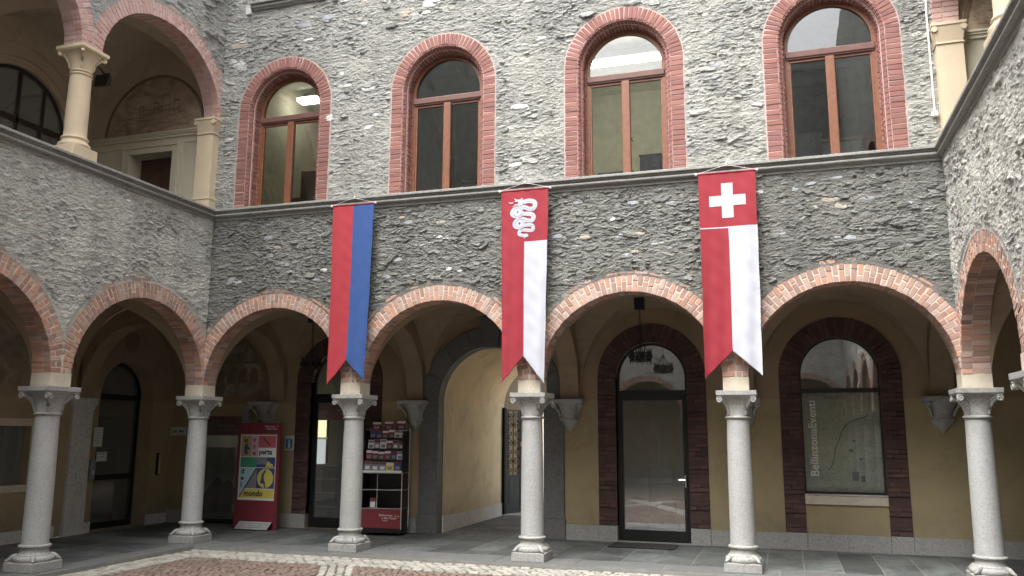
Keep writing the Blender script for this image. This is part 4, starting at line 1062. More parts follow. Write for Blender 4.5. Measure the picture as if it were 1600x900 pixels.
def brick_surround(parent, cx, label, door=True, z0=.262):
    A = empty('brick_surround', (cx, 0, 0), 0, parent); mat = M['brick_dark']
    mb = MB()
    po = [(.912, z0), (.912, Zs)] + arc(0, Zs, .912, .912, 0, PI, 40)[1:-1] + [(-.912, Zs), (-.912, z0)]
    pi = [(.600, z0), (.600, Zs)] + arc(0, Zs, .600, .600, 0, PI, 40)[1:-1] + [(-.600, Zs), (-.600, z0)]; n = len(po)
    mb.add([(x, -.012, z) for x, z in po] + [(x, -.012, z) for x, z in pi] + [(x, .0, z) for x, z in po] + [(x, .19, z) for x, z in pi], [(k, k + 1, n + k + 1, n + k) for k in range(n - 1)] + [(k, k + 1, 2 * n + k + 1, 2 * n + k) for k in range(n - 1)] + [(n + k, n + k + 1, 3 * n + k + 1, 3 * n + k) for k in range(n - 1)])
    mb.build('mortar_joint', M['mortar_dark'], A)
    nc = 34; p = (Zs - z0) / nc
    for k in range(nc):
        pr = .012 if (k // 2) % 2 else .034
        l1 = .19 if k % 2 else .105
        for s in (-1, 1):
            put_brick(A, s * .603, -pr, z0 + (k + .5) * p, s * PI / 2, p - .009, l1, .045, mat); put_brick(A, s * (.609 + l1), -pr, z0 + (k + .5) * p, s * PI / 2, p - .009, .299 - l1, .045, mat)
    nn = 31
    for k in range(nn):
        t = PI * (k + .5) / nn; pr = .012 if (k // 2) % 2 else .034
        l1 = .19 if k % 2 else .105
        for q0, q1 in ((.603, l1), (.609 + l1, .299 - l1)): put_brick(A, q0 * math.cos(t), -pr, Zs + q0 * math.sin(t), PI / 2 - t, PI * (q0 + .06) / nn - .008, q1, .045, mat)
    for s in (-1, 1):
        a, b = sorted((s * .602, s * .915)); m_ = MB(); m_.box(a, b, -.04, .2 if s else 0, .001, .26); m_.build('base_stone', M['skirt'], A, bevel=.004)
    return A
brick_surround(rw_, C1, ''); brick_surround(rw_, C3, ''); S4 = brick_surround(rw_, C4, '')
# glazed door, bay 3
def glazed_door(parent, cx, handle=True, leaf_glass='glass_low', lun='glass_low'):
    A = empty('door', (cx, 0, 0), 0, parent)
    mb = MB(); po = [(.598, .01), (.598, Zs)] + arc(0, Zs, .598, .598, 0, PI, 36)[1:-1] + [(-.598, Zs), (-.598, .01)]
    pi = [(.555, .01), (.555, Zs)] + arc(0, Zs, .555, .555, 0, PI, 36)[1:-1] + [(-.555, Zs), (-.555, .01)]; n = len(po)
    mb.add([(x, .10, z) for x, z in po] + [(x, .10, z) for x, z in pi] + [(x, .15, z) for x, z in pi], [(k, k + 1, n + k + 1, n + k) for k in range(n - 1)] + [(n + k, n + k + 1, 2 * n + k + 1, 2 * n + k) for k in range(n - 1)])
    mb.box(-.556, .556, .095, .15, 2.42, 2.50); mb.build('frame', M['frame_dark'], A)
    mb = MB(); mb.box(-.555, -.50, .08, .14, .015, 2.42); mb.box(.50, .555, .08, .14, .015, 2.42); mb.box(-.499, .499, .08, .14, 2.33, 2.419); mb.box(-.499, .499, .08, .14, .015, .20); mb.build('leaf', M['frame_dark'], A, bevel=.004)
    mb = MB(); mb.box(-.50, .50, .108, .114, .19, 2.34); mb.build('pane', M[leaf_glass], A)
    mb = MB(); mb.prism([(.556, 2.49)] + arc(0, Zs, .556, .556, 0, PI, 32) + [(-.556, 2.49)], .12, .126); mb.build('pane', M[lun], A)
    if handle:
        mb = MB(); mb.tube([(.525, .08, 1.02), (.525, .035, 1.02), (.42, .032, 1.022)], .010, 8); mb.lathe([(.022, 0), (.022, .005)], n=12); mb.box(.51, .54, .070, .081, .90, 1.10)
        mb.V = mb.V[:]; mb.build('handle', M['chrome'], A, smooth=True)
    return A
glazed_door(rw_, C3)
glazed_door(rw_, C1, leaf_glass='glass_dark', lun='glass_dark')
mb = MB(); mb.box(C3 - .62, C3 + .62, -.05, .12, .001, .014); mb.build('threshold', M['skirt'], rw_)
# window, bay 4
A = empty('window', (C4, 0, 0), 0, rw_)
mb = MB()
po = [(-.598, .86), (.598, .86), (.598, Zs)] + arc(0, Zs, .598, .598, 0, PI, 36)[1:-1] + [(-.598, Zs)]
pi = [(-.572, .89), (.572, .89), (.572, Zs)] + arc(0, Zs, .572, .572, 0, PI, 36)[1:-1] + [(-.572, Zs)]; n = len(po)
mb.add([(x, .04, z) for x, z in po] + [(x, .04, z) for x, z in pi] + [(x, .09, z) for x, z in pi], [(k, (k + 1) % n, n + (k + 1) % n, n + k) for k in range(n)] + [(n + k, n + (k + 1) % n, 2 * n + (k + 1) % n, 2 * n + k) for k in range(n)])
mb.box(-.573, .573, .035, .09, 2.43, 2.50); mb.build('frame', M['frame_dark'], A)
mb = MB(); mb.box(-.573, .573, .06, .066, .885, 2.44); mb.build('pane', M['glass_up'], A)
mb = MB(); mb.prism([(.573, 2.49)] + arc(0, Zs, .573, .573, 0, PI, 32) + [(-.573, 2.49)], .06, .066); mb.build('pane', M['glass_low'], A)
mb = MB(); mb.box(-.6, .6, -.045, .1, .835, .862); mb.build('sill_edge', M['chrome'], A)
mb = MB(); mb.box(-.6, .6, -.035, .15, .70, .834); mb.build('sill', M['impost'], A, bevel=.004)
# passage arch in granite voussoirs
PA = empty('passage_arch', (C2, 0, 0), 0, rw_); gm = M['granite_dark']
def vous(t0, t1, r1, y0=-.05, nm='voussoir', r0=.99):
    mb = MB(); n = 6; inn = arc(0, 2.31, r0, r0 * 1.02, t0, t1, n); out = arc(0, 2.31, r1, r1 * 1.01, t0, t1, n)
    poly = inn + out[::-1]
    mb.prism(poly, y0 + rnd.uniform(-.003, .003), .20); mb.build(nm, gm, PA, bevel=.004)
ang = [0, .42, .83, 1.22, 1.43, PI - 1.43, PI - 1.22, PI - .83, PI - .42, PI]
for k in range(9):
    if k == 4: vous(ang[k] + .003, ang[k + 1] - .003, 1.52, -.085, 'keystone', .97)
    else: vous(ang[k] + .003, ang[k + 1] - .003, 1.35)
for s in (-1, 1):
    zz = [0, .34, 1.42, 2.02, 2.31]
    for k in range(4):
        a, b = sorted((s * .99, s * (1.35 if k else 1.37))); m_ = MB(); m_.box(a, b, -.05 - (.02 if k == 0 else 0) + rnd.uniform(-.002, .002), .2, zz[k] + .002, zz[k + 1] - .002); m_.build('jamb_stone', gm, PA, bevel=.004)
# passage walls (box with barrel vault)
ps = tag(empty('passage', (C2, DEP, 0)), 'bright ochre vaulted passage leading out through the rear range', 'passage')
PL = 3.72
outl = [(.985, 0), (.985, 2.31)] + arc(0, 2.31, .985, 1.0, 0, PI, 36)[1:-1] + [(-.985, 2.31), (-.985, 0)]
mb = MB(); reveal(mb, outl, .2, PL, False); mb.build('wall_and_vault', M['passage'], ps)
for s in (-1, 1):
    for k in range(4):
        a, b = sorted((s * .985, s * .965)); m_ = MB(); m_.box(a, b, .205 + k * .875, .205 + (k + 1) * .875 - .003, .001, .27); m_.build('skirting_stone', M['skirt_w'], ps)
# outer end of passage: pier face
mb = MB(); wall_sheet(mb, [(-4, 0), (4, 0), (4, 4.44), (-4, 4.44)], [arch_poly(0, .004, 2.31, .985, 1.0)], PL); mb.build('outer_wall_face', M['facade'], ps)
# exterior seen through the passage
struct_box('street', -12, 24, 6.27, 17, -.06, -.002, M['street'])
fac = tag(empty('street_building', (4, 17, 0)), 'sunlit yellow building beyond the passage gate', 'building')
mb = MB(); mb.box(-9, 9, 0, .4, 0, 4); mb.build('wall', M['facade'], fac)
for k in range(6):
    m_ = MB(); m_.box(-7 + k * 2.4, -6 + k * 2.4, -.03, .0, 1.2, 2.8); m_.build('window', M['glass_dark'], fac)
M['dark_ochre'] = mat_simple('dark_ochre_plaster', (.12, .088, .045), .9)  # plain dark ochre for the wall behind the gate bars
side = tag(empty('street_wall', (2.2, 6.4, 0)), 'sunlit ochre wall glimpsed through the bars of the open gate', 'wall')
mb = MB(); mb.box(0, .3, 0, 4.5, 0, 5); mb.build('plaster_face', M['dark_ochre'], side)
mb = MB(); mb.box(.3, .33, 0, 4.5, 0, .3); mb.build('skirting', M['skirt_w'], side)
# wrought iron gate leaf
gt = tag(empty('iron_gate', (3.24, 6.22, .03), math.radians(62)), 'wrought iron gate leaf with scrollwork, standing open at the end of the passage', 'gate')
GWd, GH = 1.0, 2.26
mb = MB(); mb.box(0, .05, -.03, .03, 0, GH); mb.box(GWd - .04, GWd, -.02, .02, 0, GH); mb.box(.47, .51, -.02, .02, 0, GH)
mb.box(.051, GWd - .041, -.018, .018, .0, .08); mb.box(.051, GWd - .041, -.019, .019, .78, .83); mb.box(.051, GWd - .041, -.018, .018, 2.02, 2.05); mb.box(.051, GWd - .041, -.018, .018, GH - .03, GH)
mb.build('frame', M['gate_blue'], gt)
for a in (.052, .512):
    b = a + (.416 if a < .1 else .446); m_ = MB(); m_.box(a, b, -.008, .008, .081, .779); m_.box(a + .07, b - .07, -.016, .016, .20, .70); m_.build('panel', M['gate_blue'], gt, bevel=.006)
def spiral(mb, cx, cz, r, turns=1.4, dirn=1, start=0, rad=.0105):
    pts = []
    for k in range(22):
        t = k / 21; th = start + dirn * t * 2 * PI * turns; q = r * (1 - .82 * t); pts.append((cx + q * math.cos(th), 0, cz + q * math.sin(th)))
    mb.tube(pts, rad, 5)
for a, b in ((.05, .47), (.51, .96)):
    mx = (a + b) / 2; mb = MB()
    for xx in (a + .05, mx, b - .05): mb.tube([(xx, 0, .83), (xx, 0, 2.26)], .012, 6)
    for k in range(6):
        zz = .92 + k * .2
        for s in (-1, 1):
            spiral(mb, mx + s * .095, zz, .075, dirn=s, start=PI / 2 if k % 2 else -PI / 2); spiral(mb, mx + s * .16, zz + .09, .04, dirn=-s, start=0)
    for s in (-1, 1): spiral(mb, mx + s * .09, 2.13, .07, dirn=s)
    mb.build('scrollwork', M['iron'], gt)
mb = MB(); mb.box(.46, .52, -.035, -.021, 1.45, 1.55); mb.build('lock_plate', M['p_olive'], gt)
# dark fixed frame of the gate
mb = MB(); mb.box(-.06, -.005, -.06, .1, 0, 2.3); mb.build('post', M['iron'], gt)

# corbels -------------------------------------------------------------
def corbel(x, y, rz, label):
    R = tag(empty('corbel', (x, y, 0), rz), label, 'corbel', 'grey stone corbels carrying the vault')
    mb = MB(); mb.box(-.27, .27, -.27, .0, 2.28, HC); mb.build('abacus', M['granite_cap'], R, bevel=.004)
    n = 24; V = []; F = []; lev = [(2.28, .25, .24), (2.24, .225, .22), (2.18, .19, .19), (2.10, .165, .165), (2.03, .158, .158), (2.025, .175, .172), (2.0, .178, .175), (1.985, .155, .155), (1.93, .13, .13), (1.87, .07, .075), (1.82, .03, .035), (1.80, .018, .02)]
    for z, rx, ry in lev:
        for k in range(n + 1):
            t = PI + PI * k / n; V.append((rx * math.cos(t), ry * math.sin(t), z))
    m_ = n + 1
    for i in range(len(lev) - 1):
        for k in range(n): F.append((i * m_ + k, i * m_ + k + 1, (i + 1) * m_ + k + 1, (i + 1) * m_ + k))
    mb = MB(); mb.add(V, F)
    for s in (-1, 1): mb.tube([(s * .225, -.27, 2.235), (s * .225, -.2, 2.235)], .038, 14)
    for s in (-1, 1): mb.tube([(s * .15, -.1, 2.06), (s * .17, -.14, 2.14), (s * .22, -.2, 2.22)], [.018, .024, .02], 8)
    mb.build('carved_body', M['granite_cap'], R, smooth=True, angle=45); return R
cl = ['grey stone corbel above the red poster stand', 'grey stone corbel above the brochure rack, left of the passage arch', 'grey stone corbel between the passage arch and the glass door', 'grey stone corbel half hidden behind the column under the cross banner', 'grey stone corbel right of the window with vertical lettering']
for i in range(5): corbel(-HD + i * SB - (.02 if i else .28), DEP - .001, 0, cl[i])

# rooms behind the loggia
room(-2.6, C1 + 1.25, DEP + .22, 5.6, .005, 3.6, M['room_grey'])
room(C3 - 1.2, C3 + 1.4, DEP + .22, 5.0, .005, 3.6, M['room_cream'])
room(C4 - 1.4, C4 + 1.5, DEP + .22, 4.2, .005, 3.6, M['room_grey'])

# text ----------------------------------------------------------------
def text(name, s, size, mat, parent, loc, rot=(PI / 2, 0, 0), ext=.0006, align='LEFT', sx=1.0, bold=0):
    cu = bpy.data.curves.new(name, 'FONT'); cu.body = s; cu.size = size; cu.extrude = ext; cu.align_x = align; cu.offset = bold; cu.resolution_u = 2
    o = bpy.data.objects.new('tmp', cu); COL.objects.link(o)
    dg = bpy.context.evaluated_depsgraph_get(); me = bpy.data.meshes.new_from_object(o.evaluated_get(dg)); me.name = name
    bpy.data.objects.remove(o); me.materials.clear(); me.materials.append(mat)
    r = link(name, me, parent, loc, rot); r.scale = (sx, 1, 1); return r
ST = empty('lettering', (0, 0, 0))
bpy.data.objects.remove(ST)
# display panel (town map) behind window 4
pn = tag(empty('map_panel', (C4, DEP + .20, .88)), 'pale green town map poster with vertical lettering behind the right loggia window', 'poster')
mb = MB(); mb.box(-.575, .575, 0, .02, .01, 1.56); mb.build('board', M['map'], pn)
mb = MB()
rt = [(-.22, .35), (-.17, .40), (-.13, .52), (-.10, .68), (-.04, .82), (.02, .97), (.10, 1.07), (.22, 1.13), (.36, 1.17), (.42, 1.22), (.44, 1.34), (.43, 1.5)]
for k in range(len(rt) - 1):
    (a, b), (c, d) = rt[k], rt[k + 1]; L_ = math.hypot(c - a, d - b); nx_, nz_ = -(d - b) / L_ * .008, (c - a) / L_ * .008
    mb.add([(a + nx_, -.001, b + nz_), (a - nx_, -.001, b - nz_), (c - nx_, -.001, d - nz_), (c + nx_, -.001, d + nz_)], [(0, 1, 2, 3)])
mb.build('route_line', M['p_grey'], pn)
mb = MB()
for (x, z, w, h) in ((.12, .18, .10, .14), (.25, .16, .06, .1), (.1, .62, .06, .05), (.24, .5, .05, .03), (.16, .78, .04, .03)):
    mb = MB(); mb.box(x, x + w, -.002, -.0005, z, z + h); mb.build('printed_block', M['p_grey'], pn)
text('lettering', 'Bellinzona', .085, M['p_grey'], pn, (-.24, -.003, 1.455))
text('window_lettering', 'BellinzonaEventi', .175, M['p_white'], A, (-.375, .056, 1.12), (PI / 2, -PI / 2, 0), .0005, sx=1.04)
text('window_lettering', 'Bellinzona', .06, M['p_grey'], A, (-.38, .056, 2.37))
# statue in the door room
stt = tag(empty('sculpture', (C3 - .0, 3.35, .005)), 'slender white marble sculpture on a grey pedestal behind the glass door', 'sculpture')
mb = MB(); mb.box(-.17, .25, -.2, .2, 0, 1.18); mb.build('pedestal', M['room_grey'], stt, bevel=.005)
mb = MB(); mb.tube([(0, 0, 1.18), (0, 0, 1.2), (.0, 0, 1.24), (-.005, 0, 1.6), (-.03, 0, 1.72), (-.075, 0, 1.85), (-.085, 0, 2.0), (-.07, 0, 2.1), (-.055, 0, 2.18)], [.06, .05, .035, .038, .05, .055, .058, .045, .012], 14)
mb.tube([(-.03, 0, 1.95), (.02, .02, 2.03), (.08, .02, 2.06)], [.03, .03, .02], 10); mb.build('marble_figure', M['marble'], stt, smooth=True)
mb = MB()
for k in range(3): mb.box(-.13, .18 - k * .05, -.2035, -.2005, 1.06 - k * .045, 1.067 - k * .045)
mb.build('caption_lines', M['p_black'], stt)

# shop interior behind door 1
sg = tag(empty('hanging_sign', (C1, DEP + .17, 2.0)), 'dark red sign board behind the glass of the shop door under the blue banner', 'sign')
mb = MB(); mb.box(-.55, .6, 0, .015, 0, .34); mb.build('board', M['red_dark'], sg)
text('lettering', 'Bellinzona', .075, M['p_white'], sg, (-.12, -.002, .17)); text('lettering', 'e Alto Ticino', .075, M['p_white'], sg, (-.03, -.002, .09))
sg2 = tag(empty('hanging_sign', (-1.49, DEP + .08, 1.70)), 'dark red sign behind the glass left of the red poster stand', 'sign')
mb = MB(); mb.box(-.50, .50, 0, .015, 0, .385); mb.build('board', M['red_dark'], sg2)
text('lettering', 'Bellinzonese', .085, M['p_white'], sg2, (-.14, -.002, .17)); text('lettering', 'e Alto Ticino', .085, M['p_white'], sg2, (-.06, -.002, .08))
def backroom_window(x, z0, z1, w, mat, lab, y=5.2):  # panes glow in place of daylight, widened to brighten the shop
    t = tag(empty('shop_window', (x, y, 0)), lab, 'window'); mb = MB(); mb.box(-w / 2, w / 2, 0, .01, z0, z1); mb.build('pane', M[mat], t)
    mb = MB(); mb.box(-w / 2 - .05, -w / 2 - .001, -.02, .02, z0, z1); mb.box(w / 2 + .001, w / 2 + .05, -.02, .02, z0, z1); mb.build('frame', M['frame_dark'], t); return t
M['pane_glow_pale'] = mat_emit('pale_glowing_pane', (.85, .9, .92), .4)
backroom_window(-1.27, 1.05, 1.62, 1.26, 'pane_glow_pale', 'pale lower window at the back of the shop, under the yellow one')
backroom_window(-1.27, 1.66, 2.1, 1.26, 'pane_glow', 'bright yellow window at the back of the shop, seen through its glass door')
t = tag(empty('shop_partition', (-.36, 4.9, 0)), 'pale partition wall inside the shop behind the glass door', 'partition')
mb = MB(); mb.box(-.05, .8, 0, .05, .9, 2.3); mb.build('panel', M['impost'], t); mb = MB(); mb.box(-.07, -.051, -.01, .06, .9, 2.3); mb.build('post', M['frame_dark'], t)
# black drawer cabinet
cb = tag(empty('drawer_cabinet', (.74, 2.98, .1)), 'black drawer cabinet with chrome edges inside the glass shop door', 'cabinet')
mb = MB(); mb.box(-.30, .45, 0, .4, 0, 1.06); mb.build('body', M['black'], cb)
for k in range(4):
    mb = MB(); mb.box(-.29, .20, -.02, -.001, .02 + k * .26, .255 + k * .26); mb.build('drawer', M['black'], cb, bevel=.003)
    mb = MB(); mb.box(-.29, .20, -.028, -.0205, .255 + k * .26, .272 + k * .26); mb.build('chrome_edge', M['white'], cb)  # white paint imitates the bright glint of the chrome

lp = tag(empty('landscape_panel', (-1.49, DEP + .16, .30)), 'dim landscape picture behind the glass left of the red poster stand', 'picture')
mb = MB(); mb.box(-.50, .50, 0, .01, .05, 1.17); mb.build('print', M['map'], lp); mb = MB(); mb.box(-.50, .50, 0, .02, -.29, .049); mb.build('lower_board', M['black'], lp)
mb = MB(); mb.add([(x, -.002, z) for x, z in [(-.44, .2), (-.3, .42), (-.12, .6), (.02, .48), (.15, .55), (.3, .38), (.44, .3), (.44, .02), (-.44, .02)]], [tuple(range(9))[::-1]]); mb.build('mountain_silhouette', M['p_black'], lp)
# fresco lunette + glazing of corner bay
A = empty('shop_glazing', (-1.49, 0, 0), 0, rw_)
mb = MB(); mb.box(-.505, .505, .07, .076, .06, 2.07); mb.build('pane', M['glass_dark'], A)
mb = MB()
for (a, b, c_, d) in ((-.51, -.46, .005, 2.08), (.46, .51, .005, 2.08)): mb.box(a, b, .05, .10, c_, d)
mb.box(-.459, .459, .05, .10, .005, .10); mb.build('frame', M['frame_dark'], A)
L = MB(); lx = -1.18
L.prism(arch_poly(lx, 2.47, 2.55, .62, .98), -.012, -.001); L.build('fresco', M['fresco2'], rw_)
mb = MB()
for k in range(4):
    c = lx - .38 + k * .26; po = [(c - .09, 2.72), (c + .09, 2.72)] + arc(c, 2.92, .09, .1, 0, PI, 10); mb.add([(x, -.0135, z) for x, z in po], [tuple(range(len(po)))])
mb.add([(lx - .5, -.0134, 3.1), (lx + .5, -.0134, 3.12), (lx + .46, -.0134, 3.16), (lx - .46, -.0134, 3.14)], [(0, 1, 2, 3)])
mb.build('fresco_drawing', M['fresco_line'], rw_)
# pilaster behind stand
mb = MB(); mb.box(-.93, -.80, -.12, -.001, 0, 2.3); mb.build('pilaster', M['skirt'], rw_, bevel=.004)

# signs: lift, information --------------------------------------------
s1 = tag(empty('lift_sign', (-2.47, DEP - .03, 1.70)), 'small pale lift sign with an arrow beside the left rear corner column', 'sign')
mb = MB(); mb.box(-.2, .2, 0, .02, 0, .16); mb.build('plate', M['paper'], s1, bevel=.002)
text('lettering', 'Lift', .10, M['p_black'], s1, (-.15, -.002, .045)); mb = MB(); mb.add([(.02, -.002, .08), (.07, -.002, .05), (.07, -.002, .11)], [(0, 1, 2)]); mb.box(.07, .14, -.002, -.001, .07, .09); mb.build('arrow', M['p_black'], s1)
s2 = tag(empty('information_sign', (.105, DEP - .03, 1.43)), 'small blue information sign with a white letter i right of the red poster stand', 'sign')
mb = MB(); mb.box(-.10, .10, 0, .015, 0, .28); mb.build('plate', M['paper'], s2, bevel=.002)
mb = MB(); mb.box(-.075, .075, -.002, -.0005, .03, .21); mb.build('blue_field', M['p_blue'], s2)
mb = MB(); mb.box(-.018, .018, -.004, -.0025, .06, .145); mb.box(-.032, .002, -.0041, -.0026, .13, .147); mb.box(-.034, .034, -.0042, -.0027, .05, .064); mb.add([(.02 * math.cos(k * PI / 5), -.004, .178 + .02 * math.sin(k * PI / 5)) for k in range(10)], [tuple(range(10))]); mb.build('letter_i', M['p_white'], s2)
text('lettering', 'i', .04, M['p_black'], s2, (-.01, -.002, .232))

# ------------------------------------------------------------------ left inner wall (x = XI)
lw_ = tag(empty('loggia_side_wall', (XI, 0, 0), PI / 2), 'dim ochre wall behind the left arcade with an arched door and a dark window', 'wall')
dc = 1.275
hl = [arch_poly(dc, .004, 2.40, .68, .68)]; wq = [(-1.75, .91), (-.83, .91), (-.83, 1.85), (-1.75, 1.85)]
mb = MB(); wall_sheet(mb, [(YO, 0), (DEP, 0), (DEP, 4.3), (YO, 4.3)], hl + [wq], 0)
reveal(mb, hl[0], 0, .34); reveal(mb, wq, 0, .18)
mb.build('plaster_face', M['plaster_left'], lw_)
skirting(lw_, [(YO, -.20), (.42, .58), (1.97, DEP - .03)], M['skirt_w'], .19, -.03)
A = empty('door', (dc, 0, 0), 0, lw_)
mb = MB(); mb.box(-.66, -.58, .30, .36, .005, 2.9); mb.box(.58, .66, .30, .36, .005, 2.9); mb.box(-.579, .579, .30, .36, 2.36, 2.46); mb.box(-.579, .579, .30, .36, .88, .98); mb.box(-.579, .579, .30, .36, .005, .12)
po, pi = arc(0, 2.40, .68, .68, 0, PI, 30), arc(0, 2.40, .60, .60, 0, PI, 30); n = 31
mb.add([(x, .30, z) for x, z in po] + [(x, .30, z) for x, z in pi], [(k, k + 1, n + k + 1, n + k) for k in range(30)])
mb.build('frame', M['frame_dark'], A)
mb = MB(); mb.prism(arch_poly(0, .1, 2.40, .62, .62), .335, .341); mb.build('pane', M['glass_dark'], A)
room(-4.9, XI - .36, dc - 1.2, dc + 1.2, .005, 3.4, M['room_dark'])
A = empty('window', (-1.29, 0, 0), 0, lw_)
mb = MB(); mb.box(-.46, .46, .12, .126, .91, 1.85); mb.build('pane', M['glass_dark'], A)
mb = MB(); mb.box(-.46, .46, .3, .31, .8, 1.95); mb.build('backing', M['room_dark'], A)
mb = MB()
for (a, b, c_, d) in ((-.58, -.46, .80, 1.97), (.46, .58, .80, 1.97), (-.459, .459, 1.85, 1.97), (-.459, .459, .80, .91)): mb.box(a, b, -.02, .0, c_, d)
mb.build('plaster_frame', M['impost'], A, bevel=.003)
# disc (oculus) above the door
mb = MB(); mb.add([(dc + .19 * math.cos(k * PI / 16), -.012, 3.45 + .19 * math.sin(k * PI / 16)) for k in range(32)] + [(dc + .19 * math.cos(k * PI / 16), 0, 3.45 + .19 * math.sin(k * PI / 16)) for k in range(32)], [tuple(range(32))] + [(k, (k + 1) % 32, 32 + (k + 1) % 32, 32 + k) for k in range(32)]); mb.build('painted_roundel', M['fresco_line'], lw_)
mb = MB(); mb.prism(arch_poly(-1.7, 2.5, 2.55, .95, .98), -.012, -.001); mb.build('fresco', M['fresco2'], lw_)
for k in range(0, NB):
    yy = HD - k * SL
    if k == 0: yy = .18
    P_ = pilaster(lw_, yy - .22, yy + .22, -.06, .0, .001, HC, M['skirt_w'])
# pull handle on the wall right of the door
hd = tag(empty('pull_handle', (XI + .03, 2.2, .95)), 'pale vertical pull handle on the dark wall left of the corner column', 'handle')
mb = MB(); mb.tube([(.02, 0, .0), (.02, 0, .38)], .016, 8); mb.build('grip', M['cream'], hd, smooth=True); mb = MB(); mb.box(-.03, .0, -.04, .04, -.02, .40); mb.build('backplate', M['frame_dark'], hd)
# notices and intercom
def notice(y, z, w, h, label, x=XI + .075, lines=6):
    t = tag(empty('notice', (x, y, z), PI / 2), label, 'notice'); mb = MB(); mb.box(-w / 2, w / 2, 0, .004, 0, h); mb.build('sheet', M['paper'], t)
    mb = MB()
    for k in range(lines): mb.box(-w * .36, w * (.36 - .1 * (k % 3)), -.002, -.0005, h * (.88 - .8 * k / lines) - .01, h * (.88 - .8 * k / lines)); 
    mb.build('print', M['p_grey'], t); return t
notice(.50, 1.50, .20, .34, 'tall white paper notice on the pilaster of the left door', x=XI + .12)
notice(.62, 1.24, .24, .17, 'small white notice below the tall one, left door', x=XI + .12, lines=2)
ic = tag(empty('intercom', (XI + .10, .47, .93), PI / 2), 'grey intercom panel below the paper notices, left door', 'intercom')
mb = MB(); mb.box(-.05, .05, 0, .03, 0, .34); mb.build('case', M['p_grey'], ic, bevel=.004); mb = MB(); mb.box(-.02, .02, -.006, -.001, .09, .15); mb.build('button', M['paper'], ic)
# right inner wall
rwl = tag(empty('loggia_side_wall', (XR, 0, 0), -PI / 2), 'dim ochre wall behind the right arcade', 'wall')
mb = MB(); wall_sheet(mb, [(-DEP, 0), (-YO, 0), (-YO, 4.3), (-DEP, 4.3)], [], 0); mb.build('plaster_face', M['plaster_left'], rwl)
skirting(rwl, [(-DEP, 4)], M['skirt'])
# back of the camera-side loggia
o = struct_box('loggia_back_wall', XI - .1, XR + .1, YO - 2.9, YO - 2.8, 0, 5.3, M['plaster_left']); struct_box('loggia_ceiling', XI, XR, YO - 2.8, YO - .3, 4.2, 5.3, M['vault'])

# ------------------------------------------------------------------ paving
fb = MB(); fb.box(XI - .4, XR + .4, KERB + .0, DEP + .3, -.14, -.006); fb.box(XI - .4, .2, YO - 3, KERB - .001, -.14, -.006); fb.box(W - .2, XR + .4, YO - 3, KERB - .001, -.14, -.006); fb.box(.201, W - .201, YO - 3, YO + .2, -.14, -.006)
floor = tag(fb.build('loggia_floor', M['slate_joint']), kind='structure')
fb = MB(); fb.box(C2 - .985, C2 + .985, DEP + .301, 6.27, -.14, -.006); tag(fb.build('passage_floor', M['slate_joint']), kind='structure')
def slab(x0, x1, y0, y1, mat='slate', parent=None, g=.006, th=.0):
    mb = MB(); z = rnd.uniform(-.0015, .0015); t1, t2 = rnd.uniform(-.0008, .0008), rnd.uniform(-.0008, .0008)
    x0 += g; x1 -= g; y0 += g; y1 -= g; b = .004
    V = [(x0, y0, -.02), (x1, y0, -.02), (x1, y1, -.02), (x0, y1, -.02), (x0, y0, z - b), (x1, y0, z - b), (x1, y1, z - b), (x0, y1, z - b), (x0 + b, y0 + b, z + t1), (x1 - b, y0 + b, z - t1), (x1 - b, y1 - b, z + t2), (x0 + b, y1 - b, z - t2)]
    F = []
    for a in (0, 4):
        for k in range(4): F.append((a + k, a + (k + 1) % 4, a + 4 + (k + 1) % 4, a + 4 + k))
    F.append((8, 9, 10, 11)); mb.add(V, F); mb.build('paving_slab', M[mat], parent or floor)
xs = np.arange(XI, XR, .491)
x = 9.325 - 25 * .491
row = 0
while x < XR:
    x1 = min(x + .491, XR)
    if x1 > XI + .1:
        xa = max(x, XI)
        if xa > 8.6: slab(xa, x1, .40, 2.35); slab(xa, x1, 2.36, DEP)
        else:
            k = int(round(x / .491)); m_ = .87 if k % 2 else 1.63
            slab(xa, x1, .40, m_); slab(xa, x1, m_, 2.35); slab(xa, x1, 2.36, DEP)
    x += .491
x = XI
while x < XR:
    L_ = rnd.uniform(1.1, 1.6); slab(x, min(x + L_, XR), KERB, .39, 'kerb'); x += L_
y = KERB
while y > -7.5:
    L_ = rnd.uniform(.45, .55)
    slab(-.22, .2, max(y - L_ * 2.2, -9), y, 'kerb'); slab(W - .2, W + .22, max(y - L_ * 2.2, -9), y, 'kerb'); y -= L_ * 2.2
y = KERB
while y > -6:
    for (a, b) in ((XI, -1.45), (-1.45, -.225), (W + .225, W + 1.45), (W + 1.45, XR)): slab(a, b, y - .49, y)
    y -= .49
y = DEP
while y < 6.2:
    for (a, b) in ((-.985, -.35), (-.35, .3), (.3, .985)): slab(C2 + a, C2 + b, y, min(y + .62, 6.27))
    y += .62
